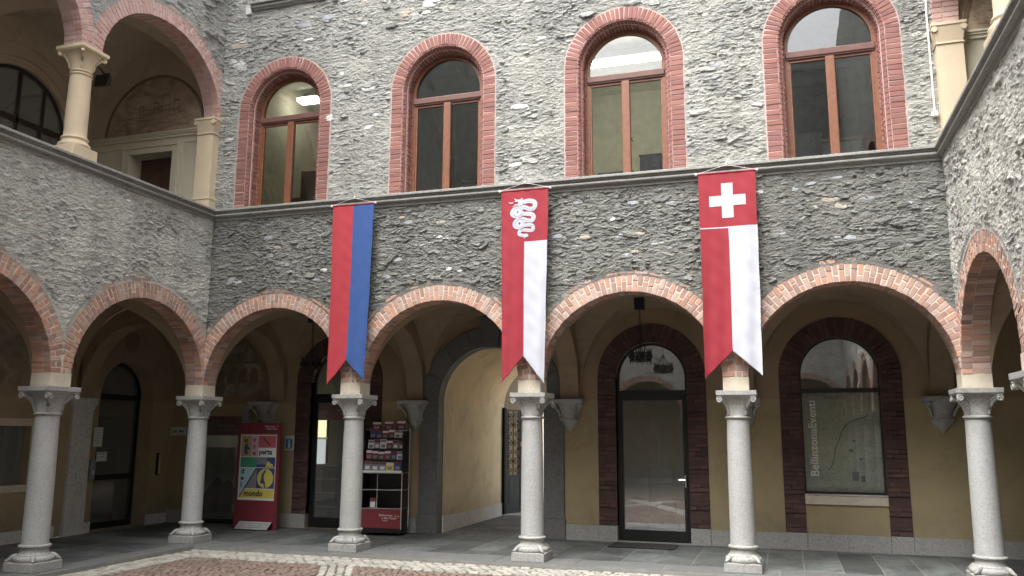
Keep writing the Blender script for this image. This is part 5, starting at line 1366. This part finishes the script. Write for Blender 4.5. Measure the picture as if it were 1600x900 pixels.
# court ground
cg = MB(); cg.box(.2, W - .2, YO + .2, KERB, -.2, ZC - .018); court = tag(cg.build('courtyard_ground', M['court']), kind='structure')
def sett_mesh(w, d, mat):
    V = []; c = .012
    def jj(a): return rnd.uniform(-a, a)
    base = [(-w / 2, -d / 2), (w / 2, -d / 2), (w / 2, d / 2), (-w / 2, d / 2)]; base = [(x + jj(.012), y + jj(.012)) for x, y in base]
    V = [(x, y, -.03) for x, y in base] + [(x, y, -.008 + jj(.002)) for x, y in base] + [(x * (1 - 2 * c / w), y * (1 - 2 * c / d), jj(.003)) for x, y in base]; F = []
    for a in (0, 4):
        for k in range(4): F.append((a + k, a + (k + 1) % 4, a + 4 + (k + 1) % 4, a + 4 + k))
    F.append((8, 9, 10, 11)); return mesh('sett', V, F, mat)
pale_v = [sett_mesh(rnd.uniform(.125, .155), rnd.uniform(.08, .098), M['sett']) for _ in range(9)]; red_v = [sett_mesh(rnd.uniform(.07, .10), rnd.uniform(.058, .08), M['sett_red']) for _ in range(12)]
places = []     # (x,y,rot,kind)
CB = Vector((2.9, -.9)); dirv = Vector((.447, -.894)); nv = Vector((.894, .447))
def in_cross(x, y):
    for (bx, d_) in ((2.88, 1), (W - 2.88, -1)):
        if y < -.9:
            cxl = bx + (-.9 - y) * .5 * d_
            if d_ > 0 and cxl - .03 < x < cxl + .52: return True
            if d_ < 0 and cxl - .52 < x < cxl + .03: return True
    return False
y = KERB - .055; r_ = 0
for r_ in range(7):                      # pale band along the rear kerb
    yy = KERB - .052 - r_ * .101; x = .28 + (r_ % 2) * .08
    while x < W - .2: places.append((x, yy + rnd.uniform(-.006, .006), rnd.uniform(-.05, .05), 0)); x += .161 + rnd.uniform(-.004, .008)
for r_ in range(5):                      # pale bands along the side kerbs
    yy = -1.0
    while yy > -9:
        for xx in (.26 + r_ * .102, W - .26 - r_ * .102): places.append((xx, yy + rnd.uniform(-.01, .01), PI / 2 + rnd.uniform(-.05, .05), 0))
        yy -= .163
yy = -.98                                # diagonal cross bands
while yy > -7:
    for d_ in (1, -1):
        for k in range(4):
            xx = (2.95 + (-.9 - yy) * .5 + k * .13) if d_ > 0 else (W - 2.95 - (-.9 - yy) * .5 - k * .13)
            places.append((xx, yy, rnd.uniform(-.08, .08) + PI / 2 + d_ * .46, 0))
    yy -= .17
yy = -.95; r_ = 0
while yy > -8.5:
    x = .80 + (r_ % 2) * .06
    while x < W - .80:
        wob = .05 * math.sin(x * 2.3 + r_ * .15); 
        if not in_cross(x, yy + wob): places.append((x, yy + wob + rnd.uniform(-.014, .014), .12 * math.cos(x * 2.3 + r_ * .15) + rnd.uniform(-.4, .4), 1))
        x += .106 + rnd.uniform(-.010, .010)
    yy -= .086; r_ += 1
def visible(p):
    v = Vector((p[0], p[1], ZC)) - Vector((9.1502, -11.7338, 1.7698)); d = v.dot(f0); 
    return abs(v.dot(rr) / d) < .62 and v.dot(uu) / d > -.352
for kind, vs, nm in ((0, pale_v, 'pale_setts'), (1, red_v, 'red_setts')):
    P_ = [p for p in places if p[3] == kind]; vis = [p for p in P_ if visible(p)]
    vis.sort(key=lambda p: (p[0] - 9.15) ** 2 + (p[1] + 11.73) ** 2); ind = set(map(id, vis[:300 if kind == 0 else 300]))
    V = []; F = []
    for p in P_:
        m_ = rnd.choice(vs); z = ZC + rnd.uniform(-.003, .003)
        if id(p) in ind: link('sett', m_, court, (p[0], p[1], z), (rnd.uniform(-.02, .02), rnd.uniform(-.02, .02), p[2]))
        else:
            c, s = math.cos(p[2]), math.sin(p[2]); n = len(V); a1, a2 = rnd.uniform(-.02, .02), rnd.uniform(-.02, .02)
            for v in m_.vertices: V.append((p[0] + v.co.x * c - v.co.y * s, p[1] + v.co.x * s + v.co.y * c, z + v.co.z + a1 * v.co.x + a2 * v.co.y))
            F += [tuple(i + n for i in f.vertices) for f in m_.polygons]
    m_ = bpy.data.materials[M['sett'].name if kind == 0 else M['sett_red'].name].copy(); m_.name = nm
    # joined field: colour varies per stone from island id
    nt = m_.node_tree; oi = next(n for n in nt.nodes if n.type == 'OBJECT_INFO'); geo = nt.nodes.new('ShaderNodeNewGeometry')
    for l_ in list(nt.links):
        if l_.from_node == oi: nt.links.new(geo.outputs['Random Per Island'], l_.to_socket)
    o = link('sett_field', mesh('sett_field', V, F, m_), court); tag(o, kind='stuff')
# doormat
dm = tag(empty('doormat', (6.93, 2.1, .003)), 'dark doormat on the paving in front of the glass door', 'doormat')
mb = MB(); mb.box(-.5, .5, -.25, .3, 0, .012); mb.build('pile', M['mat_floor'], dm); mb = MB()
mb.box(-.52, -.501, -.27, .32, 0, .014); mb.box(.501, .52, -.27, .32, 0, .014); mb.box(-.5, .5, -.27, -.251, 0, .014); mb.box(-.5, .5, .301, .32, 0, .014); mb.build('edge', M['frame_dark'], dm)

# ------------------------------------------------------------------ banners
def banner(x0, x1, ztop, xb0, xb1, zl, zr, xm, zm, seed, paint, label, split_t, lines=()):
    t = tag(empty('banner', ((x0 + x1) / 2, -.155, ztop)), label, 'banner', 'heraldic banners hanging from the cornice')
    ox, oz = (x0 + x1) / 2, ztop; nx, nz = 40, 110; rs = random.Random(seed); ph = [rs.uniform(0, 6) for _ in range(8)]
    V = []; F = []; fm = []
    tm = split_t
    for j in range(nz + 1):
        v = j / nz
        for i in range(nx + 1):
            u = i / nx
            if u < tm: zb = zl + (zm - zl) * u / tm
            else: zb = zm + (zr - zm) * (u - tm) / (1 - tm)
            if lines:
                j0 = 34
                if j <= j0: z = ztop + lines[0] * j / j0
                elif len(lines) > 1 and j == j0 + 1: z = ztop + lines[1]
                else:
                    js = j0 + len(lines) - 1; z = ztop + lines[-1] + (zb - ztop - lines[-1]) * (j - js) / (nz - js)
            else: z = ztop + (zb - ztop) * v
            xt = x0 + (x1 - x0) * u; xb = xb0 + (xb1 - xb0) * u
            fr = (ztop - z) / (ztop - min(zl, zr)); x = xt + (xb - xt) * fr ** 1.2 + .006 * math.sin(fr * 7 + ph[7]) * fr + .0025 * math.sin(fr * 23 + ph[5]) * (abs(u - .5) * 2)
            y = -(.018 * fr ** .7 * math.sin(u * 8 + ph[0] + fr * 1.5) + .022 * fr * math.sin(u * 4.3 + ph[1]) + .006 * math.sin(u * 15 + fr * 2 + ph[2]) * fr + .0045 * math.sin(u * 23 + fr * 3 + ph[6]) * (.3 + fr) + .0016 * math.sin(fr * 38 + u * 9 + ph[3]) * (0.3 + fr) + .0016 * math.sin(fr * 71 - u * 14 + ph[4]) * math.sin(u * 5 + ph[5]))
            y -= .02 * fr ** 3 * (abs(u - .5) * 2)
            V.append((x - ox, y, z - oz))
    for j in range(nz):
        for i in range(nx):
            F.append((j * (nx + 1) + i, (j + 1) * (nx + 1) + i, (j + 1) * (nx + 1) + i + 1, j * (nx + 1) + i + 1))
            c = [(V[k][0], V[k][2]) for k in F[-1]]; u = (i + .5) / nx; v = ((V[F[-1][0]][2] + V[F[-1][1]][2]) / 2)
            fm.append(paint(u, v))
    return t, V, F, fm, nx, nz
def finish_banner(t, V, F, fm, mats, w):
    m = mesh('cloth', V, F, mats, True, fm); o = link('cloth', m, t); sd = o.modifiers.new('thick', 'SOLIDIFY'); sd.thickness = .0015; sd.offset = 0
    nx_, nz_ = 40, 110
    for e0, e1 in ((0, 1), (nx_ - 1, nx_)):
        hv = []
        for j in range(nz_ + 1):
            a = V[j * (nx_ + 1) + e0]; b = V[j * (nx_ + 1) + e1]; hv += [(a[0], a[1] - .003, a[2]), (b[0] + (.001 if e0 else -.001), b[1] - .003, b[2])] if e0 else [(a[0] - .001, a[1] - .003, a[2]), (b[0], b[1] - .003, b[2])]
        hm = mesh('hem', hv, [(2 * j, 2 * j + 2, 2 * j + 3, 2 * j + 1) for j in range(nz_)], mats, True, [fm[min(nz_ - 1, j) * nx_ + e0] for j in range(nz_)])
        hem = link('hem', hm, t)
    mb = MB(); mb.tube([(-w / 2 - .025, .0, .008), (w / 2 + .025, 0, .008)], .011, 10); mb.build('rod', M['fl_red'] if len(mats) < 5 else M['fl_red'], t, smooth=True)
    for s in (-1, 1):
        mb = MB(); mb.tube([(s * (w / 2 + .01), 0, .008), (s * (w / 2 + .016), 0, .008), (s * (w / 2 + .04), 0, .008), (s * (w / 2 + .044), 0, .008)], [.012, .021, .021, .012], 12); mb.build('rod_cap', M['rope'], t, smooth=True)
    mb = MB(); mb.tube([(-w / 2 - .015, 0, .015), (-.12, -.01, .085), (0, .0, .115), (.12, -.01, .085), (w / 2 + .015, 0, .015)], .0035, 6); mb.tube([(0, .0, .11), (0, .02, .145), (0, .045, .16)], .006, 6); mb.build('cord', M['rope'], t, smooth=True)
zt = 5.352
def surf(t, V, nx, nz, x, z):
    """y of the cloth nearest (local x,z)"""
    best = min(range(0, len(V)), key=lambda k: (V[k][0] - x) ** 2 + (V[k][2] - z) ** 2); return V[best][1]
t, V, F, fm, nx, nz = banner(2.405, 3.13, zt, 2.435, 3.06, 2.50, 2.56, 0, 2.875, 1, lambda u, v: 0 if u < .5 else 1, 'red and blue banner hanging left, above the brochure rack', .5)
finish_banner(t, V, F, fm, [M['fl_red1'], M['fl_blue']], .725)
# banner 2: red with white lower right and a serpent
t, V, F, fm, nx, nz = banner(5.262, 5.995, zt, 5.294, 5.915, 2.49, 2.475, 0, 2.865, 2, lambda u, v: 1 if (u > .5 and v < -.785) else 0, 'red and white banner with a white coiled snake, hanging in the middle', .5, (-.785,))
finish_banner(t, V, F, fm, [M['fl_red'], M['fl_white']], .733)
VA = np.array(V)
def decal(t, V, poly_pts, name, mat, off=.004, parent=None):
    P_ = []; A_ = np.array(V)
    for (x, z) in poly_pts:
        k = int(np.argmin((A_[:, 0] - x) ** 2 + (A_[:, 2] - z) ** 2)); P_.append((x, A_[k, 1] - off, z))
    return P_
def ribbon(t, V, pts, widths, name, mat, off=.004):
    A_ = np.array(V); L_ = []; R_ = []
    # smooth by catmull-rom
    P_ = [Vector(p) for p in pts]; out = []; wd = []
    for i in range(len(P_) - 1):
        p0, p1, p2, p3 = P_[max(0, i - 1)], P_[i], P_[i + 1], P_[min(len(P_) - 1, i + 2)]
        for s in range(5):
            q = s / 5; out.append(.5 * ((2 * p1) + (p2 - p0) * q + (2 * p0 - 5 * p1 + 4 * p2 - p3) * q * q + (-p0 + 3 * p1 - 3 * p2 + p3) * q ** 3)); wd.append(widths[i] * (1 - q) + widths[i + 1] * q)
    out.append(P_[-1]); wd.append(widths[-1]); VV = []; FF = []
    for i, p in enumerate(out):
        a = out[max(0, i - 1)]; b = out[min(len(out) - 1, i + 1)]; d = (b - a).normalized(); nn_ = Vector((-d.y, d.x))
        for s in (-1, 1):
            e = p + nn_ * s * wd[i] / 2; k = int(np.argmin((A_[:, 0] - e.x) ** 2 + (A_[:, 2] - e.y) ** 2)); VV.append((e.x, A_[k, 1] - off, e.y))
    for i in range(len(out) - 1): FF.append((2 * i, 2 * i + 1, 2 * i + 3, 2 * i + 2))
    m = mesh(name, VV, FF, mat); link(name, m, t)
def px(u, v):     # crop pixel (273x900 view of 770..870 x 280..610) to banner-local metres
    X = (u - 38) / (238 - 38) * .725 - .3625 + (v - 48) * .00005; Z = -(v - 52) / (268 - 52) * .785; return (X, Z)
def sp(u, v): return ((u - 427.5) * .001028, -(v - 75) * .001054)     # emblem drawing units to banner metres
coil = [(405, 250), (450, 238), (510, 236), (570, 256), (584, 300), (560, 348), (495, 352), (430, 325), (350, 322), (275, 345), (240, 398), (272, 438), (335, 440), (390, 415), (455, 418), (530, 432), (562, 470), (535, 520), (470, 518), (400, 492), (330, 497), (280, 540), (285, 592), (345, 612), (402, 588), (460, 582), (528, 588), (556, 622), (540, 662), (470, 660), (400, 652), (352, 672), (352, 712), (400, 732), (450, 728), (470, 738), (440, 752), (415, 776)]
def wd(k, add=0): return (.062 - .022 * max(0, k - 14) / 23 + add) * (1 if k < 34 else (37 - k + .6) / 4)
ribbon(t, V, [sp(*p) for p in coil], [wd(k, .012) for k in range(len(coil))], 'serpent_outline', M['p_grey'], .003)
for (cx_, cz_, r_) in ((322, 386, 46), (352, 556, 48)):
    ribbon(t, V, [sp(cx_ + r_ * math.cos(a * PI / 8), cz_ + r_ * math.sin(a * PI / 8)) for a in range(17)], [.066] * 17, 'serpent_coil', M['fl_white'], .0042)
ribbon(t, V, [sp(*p) for p in coil], [wd(k) for k in range(len(coil))], 'serpent_body', M['fl_white'], .0045)
for (cx_, cz_, r_) in ((322, 386, 62), (352, 556, 62)):
    ribbon(t, V, [sp(cx_ + r_ * math.cos(a * PI / 8), cz_ + r_ * math.sin(a * PI / 8)) for a in range(17)], [.004] * 17, 'serpent_line', M['p_grey'], .006)
ribbon(t, V, [sp(x_ + 4, z_ + 6) for x_, z_ in coil[1:34]], [.004] * 33, 'serpent_line', M['p_grey'], .006)
for a_, b_ in (((495, 386), (420, 384)), ((520, 552), (440, 552)), ((470, 690), (390, 690)), ((395, 300), (270, 300)), ((390, 470), (330, 474)), ((410, 636), (360, 642))):
    ribbon(t, V, [sp(*a_), sp(*b_)], [.005, .009], 'serpent_line', M['fl_red'], .0062)
def emb(pts, name, mat, off):
    P_ = decal(t, V, [sp(*p) for p in pts], name, mat, off); link(name, mesh(name, P_, [tuple(range(len(P_)))[::-1]], M[mat]), t)
for q_ in ([(300, 200), (345, 208), (392, 184), (404, 225), (400, 262), (330, 262), (330, 236), (272, 232), (290, 212)], [(330, 258), (402, 258), (400, 292), (290, 292), (268, 272), (320, 268)], [(262, 172), (282, 186), (306, 204), (292, 212), (272, 198)], [(268, 290), (300, 290), (262, 306), (232, 308)]):
    emb(q_, 'serpent_head', 'fl_white', .0066)
ribbon(t, V, [sp(*p) for p in [(258, 240), (225, 250), (200, 244), (186, 232)]], [.012, .016, .014, .006], 'serpent_tongue', M['fl_white'], .0064)
ribbon(t, V, [sp(372, 204), sp(384, 204)], [.012, .012], 'serpent_eye', M['p_black'], .0078)
ribbon(t, V, [sp(262, 172), sp(272, 182)], [.012, .010], 'serpent_eye', M['p_black'], .0078)
# banner 3
t, V, F, fm, nx, nz = banner(8.172, 8.94, zt, 8.182, 8.925, 2.50, 2.535, 0, 2.87, 3, lambda u, v: 0 if v > -.765 else (2 if v > -.782 else (1 if u > .5 else 0)), 'red and white banner with a white cross, hanging right of the glass door', .5, (-.765, -.782))
finish_banner(t, V, F, fm, [M['fl_red'], M['fl_white'], M['fl_white']], .768)
A_ = np.array(V)
def patch(x0, x1, z0, z1, name):
    nX, nZ = 14, 14; VV = []; FF = []
    for j in range(nZ + 1):
        for i in range(nX + 1):
            x = x0 + (x1 - x0) * i / nX; z = z0 + (z1 - z0) * j / nZ; k = int(np.argmin((A_[:, 0] - x) ** 2 + (A_[:, 2] - z) ** 2)); VV.append((x, A_[k, 1] - .004, z))
    for j in range(nZ):
        for i in range(nX): FF.append((j * (nX + 1) + i, j * (nX + 1) + i + 1, (j + 1) * (nX + 1) + i + 1, (j + 1) * (nX + 1) + i))
    return VV, FF
mb = MB()
for r4 in ((-.078, .078, -.64, -.145), (-.245, -.0785, -.47, -.32), (.0785, .245, -.47, -.32)): mb.add(*patch(*r4, ''))
mb.build('white_cross', M['fl_white'], t)

# ------------------------------------------------------------------ hanging lanterns
def lantern(x, y, label):
    t = tag(empty('hanging_lantern', (x, y, 2.9)), label, 'lantern', 'wrought iron lanterns under the vault')
    mb = MB(); mb.box(-.075, .075, -.075, .075, .80, .98); mb.build('ceiling_box', M['iron'], t, bevel=.006)
    mb = MB(); z = .80
    for k in range(7):
        zc = z - .03 - k * .05; pts = []
        for q in range(10):
            a = 2 * PI * q / 10; c = .018 * math.cos(a); s = .03 * math.sin(a); pts.append((c, 0, zc + s) if k % 2 else (0, c, zc + s))
        mb.tube(pts, .005, 5, closed=True)
    mb.tube([(0, 0, .45), (0, 0, .12)], .008, 6)
    mb.build('chain', M['iron'], t)
    mb = MB(); R_ = .165
    for zz in (.0, .11): mb.tube([(R_ * math.cos(2 * PI * k / 20), R_ * math.sin(2 * PI * k / 20), zz) for k in range(20)], .011, 6, closed=True)
    for k in range(12):
        a = 2 * PI * k / 12; c, s = math.cos(a), math.sin(a); mb.tube([(R_ * c, R_ * s, -.05), (R_ * c, R_ * s, .15), ((R_ + .012) * c, (R_ + .012) * s, .19)], [.004, .010, .003], 5)
        mb.box(R_ * c - .02, R_ * c + .02, R_ * s - .02, R_ * s + .02, .03, .09)
    for k in range(4):
        a = 2 * PI * k / 4 + .4; mb.tube([(R_ * math.cos(a), R_ * math.sin(a), .12), (R_ * .5 * math.cos(a), R_ * .5 * math.sin(a), .2), (0, 0, .34)], .006, 5)
    mb.build('crown_ring', M['iron'], t)
    mb = MB(); mb.lathe([(.02, -.03), (.06, .0), (.07, .06), (.05, .12), (.02, .14)], n=14); mb.build('bulb_cup', M['iron'], t, smooth=True)
lantern(7.07, 1.35, 'black crown shaped iron lantern hanging in front of the glass door')
lantern(1.22, 1.35, 'black iron lantern hanging in the dark arch left of the red and blue banner')

# ------------------------------------------------------------------ poster stand
ps = tag(empty('poster_stand', (-.26, 2.06, .0), -.03), 'tall red board carrying a colourful exhibition poster, left of the shop door', 'poster stand')
mb = MB(); mb.box(-.47, .47, 0, .05, 0, 1.94); mb.build('board', M['red_board'], ps, bevel=.004)
po = empty('poster', (-.395, -.001, .52), 0, ps)
PW, PH = .80, 1.20
def rect(x0, x1, z0, z1, mt, y=-.004, nm='printed_field'):
    m_ = MB(); m_.add([(x0 * PW, y, z0 * PH), (x1 * PW, y, z0 * PH), (x1 * PW, y, z1 * PH), (x0 * PW, y, z1 * PH)], [(0, 1, 2, 3)]); return m_.build(nm, M[mt], po)
mb = MB(); mb.box(0, PW, -.003, .0, 0, PH); mb.build('sheet', M['p_white'], po)
mb = MB(); mb.box(-.012, -.001, -.01, 0, 0, PH + .01); mb.box(PW + .001, PW + .012, -.01, 0, 0, PH + .01); mb.box(-.012, PW + .012, -.01, .0, PH + .011, PH + .022); mb.build('clip_frame', M['chrome'], po)
rect(.02, .30, .665, .985, 'p_olive'); rect(.30, .50, .665, .985, 'p_pink'); rect(.50, .98, .80, .985, 'p_red'); rect(.50, .98, .665, .80, 'p_white')
rect(.02, .47, .50, .655, 'p_green'); rect(.47, .98, .50, .655, 'p_navy'); rect(.47, .75, .545, .655, 'p_grey', -.0045)
rect(.02, .98, .18, .49, 'p_grey'); rect(.02, .98, .035, .17, 'p_yellow')
m_ = MB(); m_.add([(.02 * PW, -.005, .06 * PH), (.02 * PW, -.005, .49 * PH), (.46 * PW, -.005, .49 * PH)], [(0, 1, 2)]); m_.build('printed_field', M['p_lblue'], po)
m_ = MB(); m_.add([(.02 * PW, -.0052, .045 * PH), (.05 * PW, -.0052, .045 * PH), (.49 * PW, -.0052, .49 * PH), (.46 * PW, -.0052, .49 * PH)], [(0, 1, 2, 3)]); m_.build('printed_line', M['p_black'], po)
rect(.49, .98, .18, .49, 'p_navy', -.0046)
m_ = MB(); m_.add([((.73 + .22 * math.cos(k * PI / 16)) * PW, -.0055, .335 * PH + .22 * PW * math.sin(k * PI / 16)) for k in range(32)], [tuple(range(32))]); m_.build('yellow_disc', M['p_yellow'], po)
def silh(pts, mt, nm='figure_silhouette', y=-.006):
    m_ = MB(); m_.add([(x * PW, y, z * PH) for x, z in pts], [tuple(range(len(pts)))]); m_.build(nm, M[mt], po)
silh([(.60, .27), (.64, .40), (.70, .455), (.75, .46), (.74, .43), (.70, .40), (.69, .33), (.73, .27), (.74, .21), (.78, .205), (.77, .195), (.71, .195), (.69, .25), (.65, .26), (.62, .25)], 'p_navy')
silh([(.12, .70), (.11, .80), (.14, .87), (.20, .87), (.20, .82), (.26, .80), (.27, .77), (.19, .77), (.22, .70)], 'p_navy')
silh([(.72, .51), (.76, .58), (.80, .60), (.86, .56), (.92, .55), (.93, .51)], 'p_yellow', 'figure_silhouette')
silh([(.62, .94), (.64, .95), (.80, .86), (.84, .83), (.80, .835)], 'p_black', 'printed_line')
bk = dict(bold=.004)
text('lettering', 'lo', .115, M['p_black'], po, (.075, -.0065, .885 * PH), **bk)
for ch, z in (('s', .895), ('c', .79), ('o', .69)): text('lettering', ch, .115, M['p_black'], po, (.285, -.0065, z * PH), **bk)
text('lettering', 'perta', .135, M['p_black'], po, (.42, -.0065, .70 * PH), **bk)
for ch, z in (('d', .405), ('e', .305), ('l', .20)): text('lettering', ch, .125, M['p_black'], po, (.045, -.0065, z * PH), **bk)
text('lettering', 'mondo', .145, M['p_black'], po, (.13, -.0065, .065 * PH), **bk)
text('lettering', 'Bellinzonese', .045, M['p_white'], ps, (.12, -.002, 1.86)); text('lettering', 'e Alto Ticino', .045, M['p_white'], ps, (.16, -.002, 1.815))
def logo(parent, x, z, r, y=-.002):
    for k, mt in enumerate(('p_yellow', 'p_green', 'p_lblue', 'p_red')):
        a = k * PI / 2; m_ = MB(); m_.add([(x + r * .3 * math.cos(a), y, z + r * .3 * math.sin(a)), (x + r * math.cos(a - .4), y, z + r * math.sin(a - .4)), (x + r * 1.2 * math.cos(a), y, z + r * 1.2 * math.sin(a)), (x + r * math.cos(a + .4), y, z + r * math.sin(a + .4))], [(0, 1, 2, 3)]); m_.build('logo_petal', M[mt], parent)
logo(ps, .40, 1.88, .022)
gr = tag(empty('grille_plate', (-.22, 1.90, .012)), 'small grey gridded plate leaning at the foot of the red poster stand', 'grille')
gr.rotation_euler = (math.radians(38), 0, 0)
mb = MB(); mb.box(-.36, .36, -.015, .20, 0, .008); mb.build('plate', M['p_black'], gr)
mb = MB()
for i in range(13):
    for j in range(4): mb.box(-.345 + i * .0535, -.345 + i * .0535 + .043, -.008 + j * .051, -.008 + j * .051 + .041, .0085, .018)
mb.build('studs', M['grille'], gr)

# ------------------------------------------------------------------ brochure rack
rk = tag(empty('brochure_rack', (2.36, 1.95, 0), .10), 'black display rack on castors with a red front panel, between column and passage arch', 'rack')
RWd, RD = .38, .38
mb = MB()
mb.box(-RWd, RWd, .0, RD, .12, .135); mb.box(-RWd, RWd, .0, RD, .455, .465)
mb.box(-RWd, RWd, RD - .01, RD, .136, 1.80); mb.box(RWd - .008, RWd, .01, RD - .011, .136, 1.80); mb.box(-RWd, -RWd + .008, .01, RD - .011, .136, 1.80); mb.build('carcass', M['black'], rk)
mb = MB(); mb.box(-RWd, RWd, .0, RD, .05, .118); mb.build('base', M['black'], rk)
mb = MB()
for s in (-1, 1):
    for yy in (0, RD): mb.tube([(s * RWd, yy, .12), (s * RWd, yy, 1.08 if yy == 0 else 1.85)], .011, 8)
for zz in (.46, .78, 1.07):
    mb.tube([(-RWd, 0, zz), (RWd, 0, zz)], .010, 8); mb.tube([(RWd, 0, zz), (RWd, RD, zz)], .010, 8)
mb.tube([(-RWd + .3, .02, .47), (-RWd + .3, .02, 1.05)], .007, 6)
mb.build('chrome_frame', M['chrome'], rk, smooth=True)
mb = MB(); mb.box(-RWd + .01, RWd - .01, -.012, -.001, .13, .45); mb.build('front_panel', M['red_board'], rk)
text('lettering', 'Bellinzonese', .05, M['p_white'], rk, (-.02, -.0135, .335)); text('lettering', 'e Alto Ticino', .05, M['p_white'], rk, (.03, -.0135, .285)); text('lettering', 'turismo', .03, M['p_white'], rk, (.05, -.0135, .25)); logo(rk, .31, .335, .035, -.0135)
mb = MB(); mb.box(-RWd + .01, RWd - .01, .01, RD - .012, .775, .785); mb.build('shelf', M['black'], rk)
for k in range(4):      # stepped display tiers
    mb = MB(); z0 = 1.08 + k * .19; yy = .02 + k * .085
    mb.box(-RWd + .01, RWd - .01, yy, yy + .08, z0 - .01, z0); mb.box(-RWd + .01, RWd - .01, yy - .006, yy - .001, z0 - .01, z0 + .03); mb.build('tier', M['black'] if k else M['white'], rk)
for sx in (-1, 1):
    for yy in (.05, RD - .05):
        mb = MB(); mb.tube([(sx * .33 - .015, yy, .03), (sx * .33 + .015, yy, .03)], .028, 12); mb.box(sx * .33 - .02, sx * .33 + .02, yy - .015, yy + .015, .03, .06); mb.build('castor', M['black'], rk)
cm = {'red': 'p_red', 'grey': 'p_grey', 'yellow': 'p_yellow', 'navy': 'p_navy', 'white': 'p_white', 'ochre': 'p_olive', 'light blue': 'p_lblue'}
tiers = [['grey', 'grey', 'grey', 'yellow', 'navy'], ['red', 'red', 'red', 'red', 'navy', 'white'], ['white', 'grey', 'white', 'red', 'grey', 'grey'], ['navy', 'navy', 'red', 'red', 'white', 'white'], ['red', 'red', 'red']]
tn = ['lowest', 'second', 'third', 'fourth', 'top']
cr, sr_ = math.cos(.10), math.sin(.10)
for k, row_ in enumerate(tiers):
    n = len(row_); w = (RWd * 2 - .06) / n
    for i, c in enumerate(row_):
        lx_ = -RWd + .03 + (i + .5) * w; ly = .025 + min(k, 3) * .085 + (.02 if k == 4 else 0); lz = 1.085 + k * .185 - (.0 if k < 4 else .03)
        t = empty('brochure', (2.36 + lx_ * cr - ly * sr_, 1.95 + lx_ * sr_ + ly * cr, lz), .10 + rnd.uniform(-.03, .03)); t.rotation_euler.x = -.12
        same = row_.count(c) > 1
        od = ['first', 'second', 'third', 'fourth'][row_[:i].count(c)]
        tag(t, (f'{od} {c} brochure from the left on the {tn[k]} tier of the black rack' if same else f'the only {c} brochure on the {tn[k]} tier of the black rack'), 'brochure', 'brochures on the display rack')
        h = rnd.uniform(.165, .20); hw = min(w * .49, .08)
        mb = MB(); mb.box(-hw, hw, 0, .006, 0, h); mb.build('cover', M['red_board'] if c == 'red' else M[cm[c]], t)
        mb = MB(); mb.box(-hw * .95, hw * .95, -.0015, -.0003, h * .74, h * .95); mb.build('title_band', M['red_board'] if c in ('grey', 'navy') else M['p_white' if c != 'white' else 'p_grey'], t)
        mb = MB(); mb.box(-hw * .6, hw * .6, -.0016, -.0004, h * .25, h * .55); mb.build('picture', M['p_grey' if c != 'grey' else 'p_white'], t)
t = tag(empty('brochure', (2.18, 2.0, .79)), 'single white and red leaflet standing alone on the lower rack shelf', 'brochure')
t.location.z = .47
mb = MB(); mb.box(-.05, .05, 0, .006, 0, .16); mb.build('cover', M['p_white'], t); mb = MB(); mb.box(-.048, .048, -.0015, -.0003, .10, .158); mb.build('title_band', M['red_board'], t)

# empties' view sizes
for o in S.objects:
    if o.type == 'EMPTY': o.empty_display_size = .1
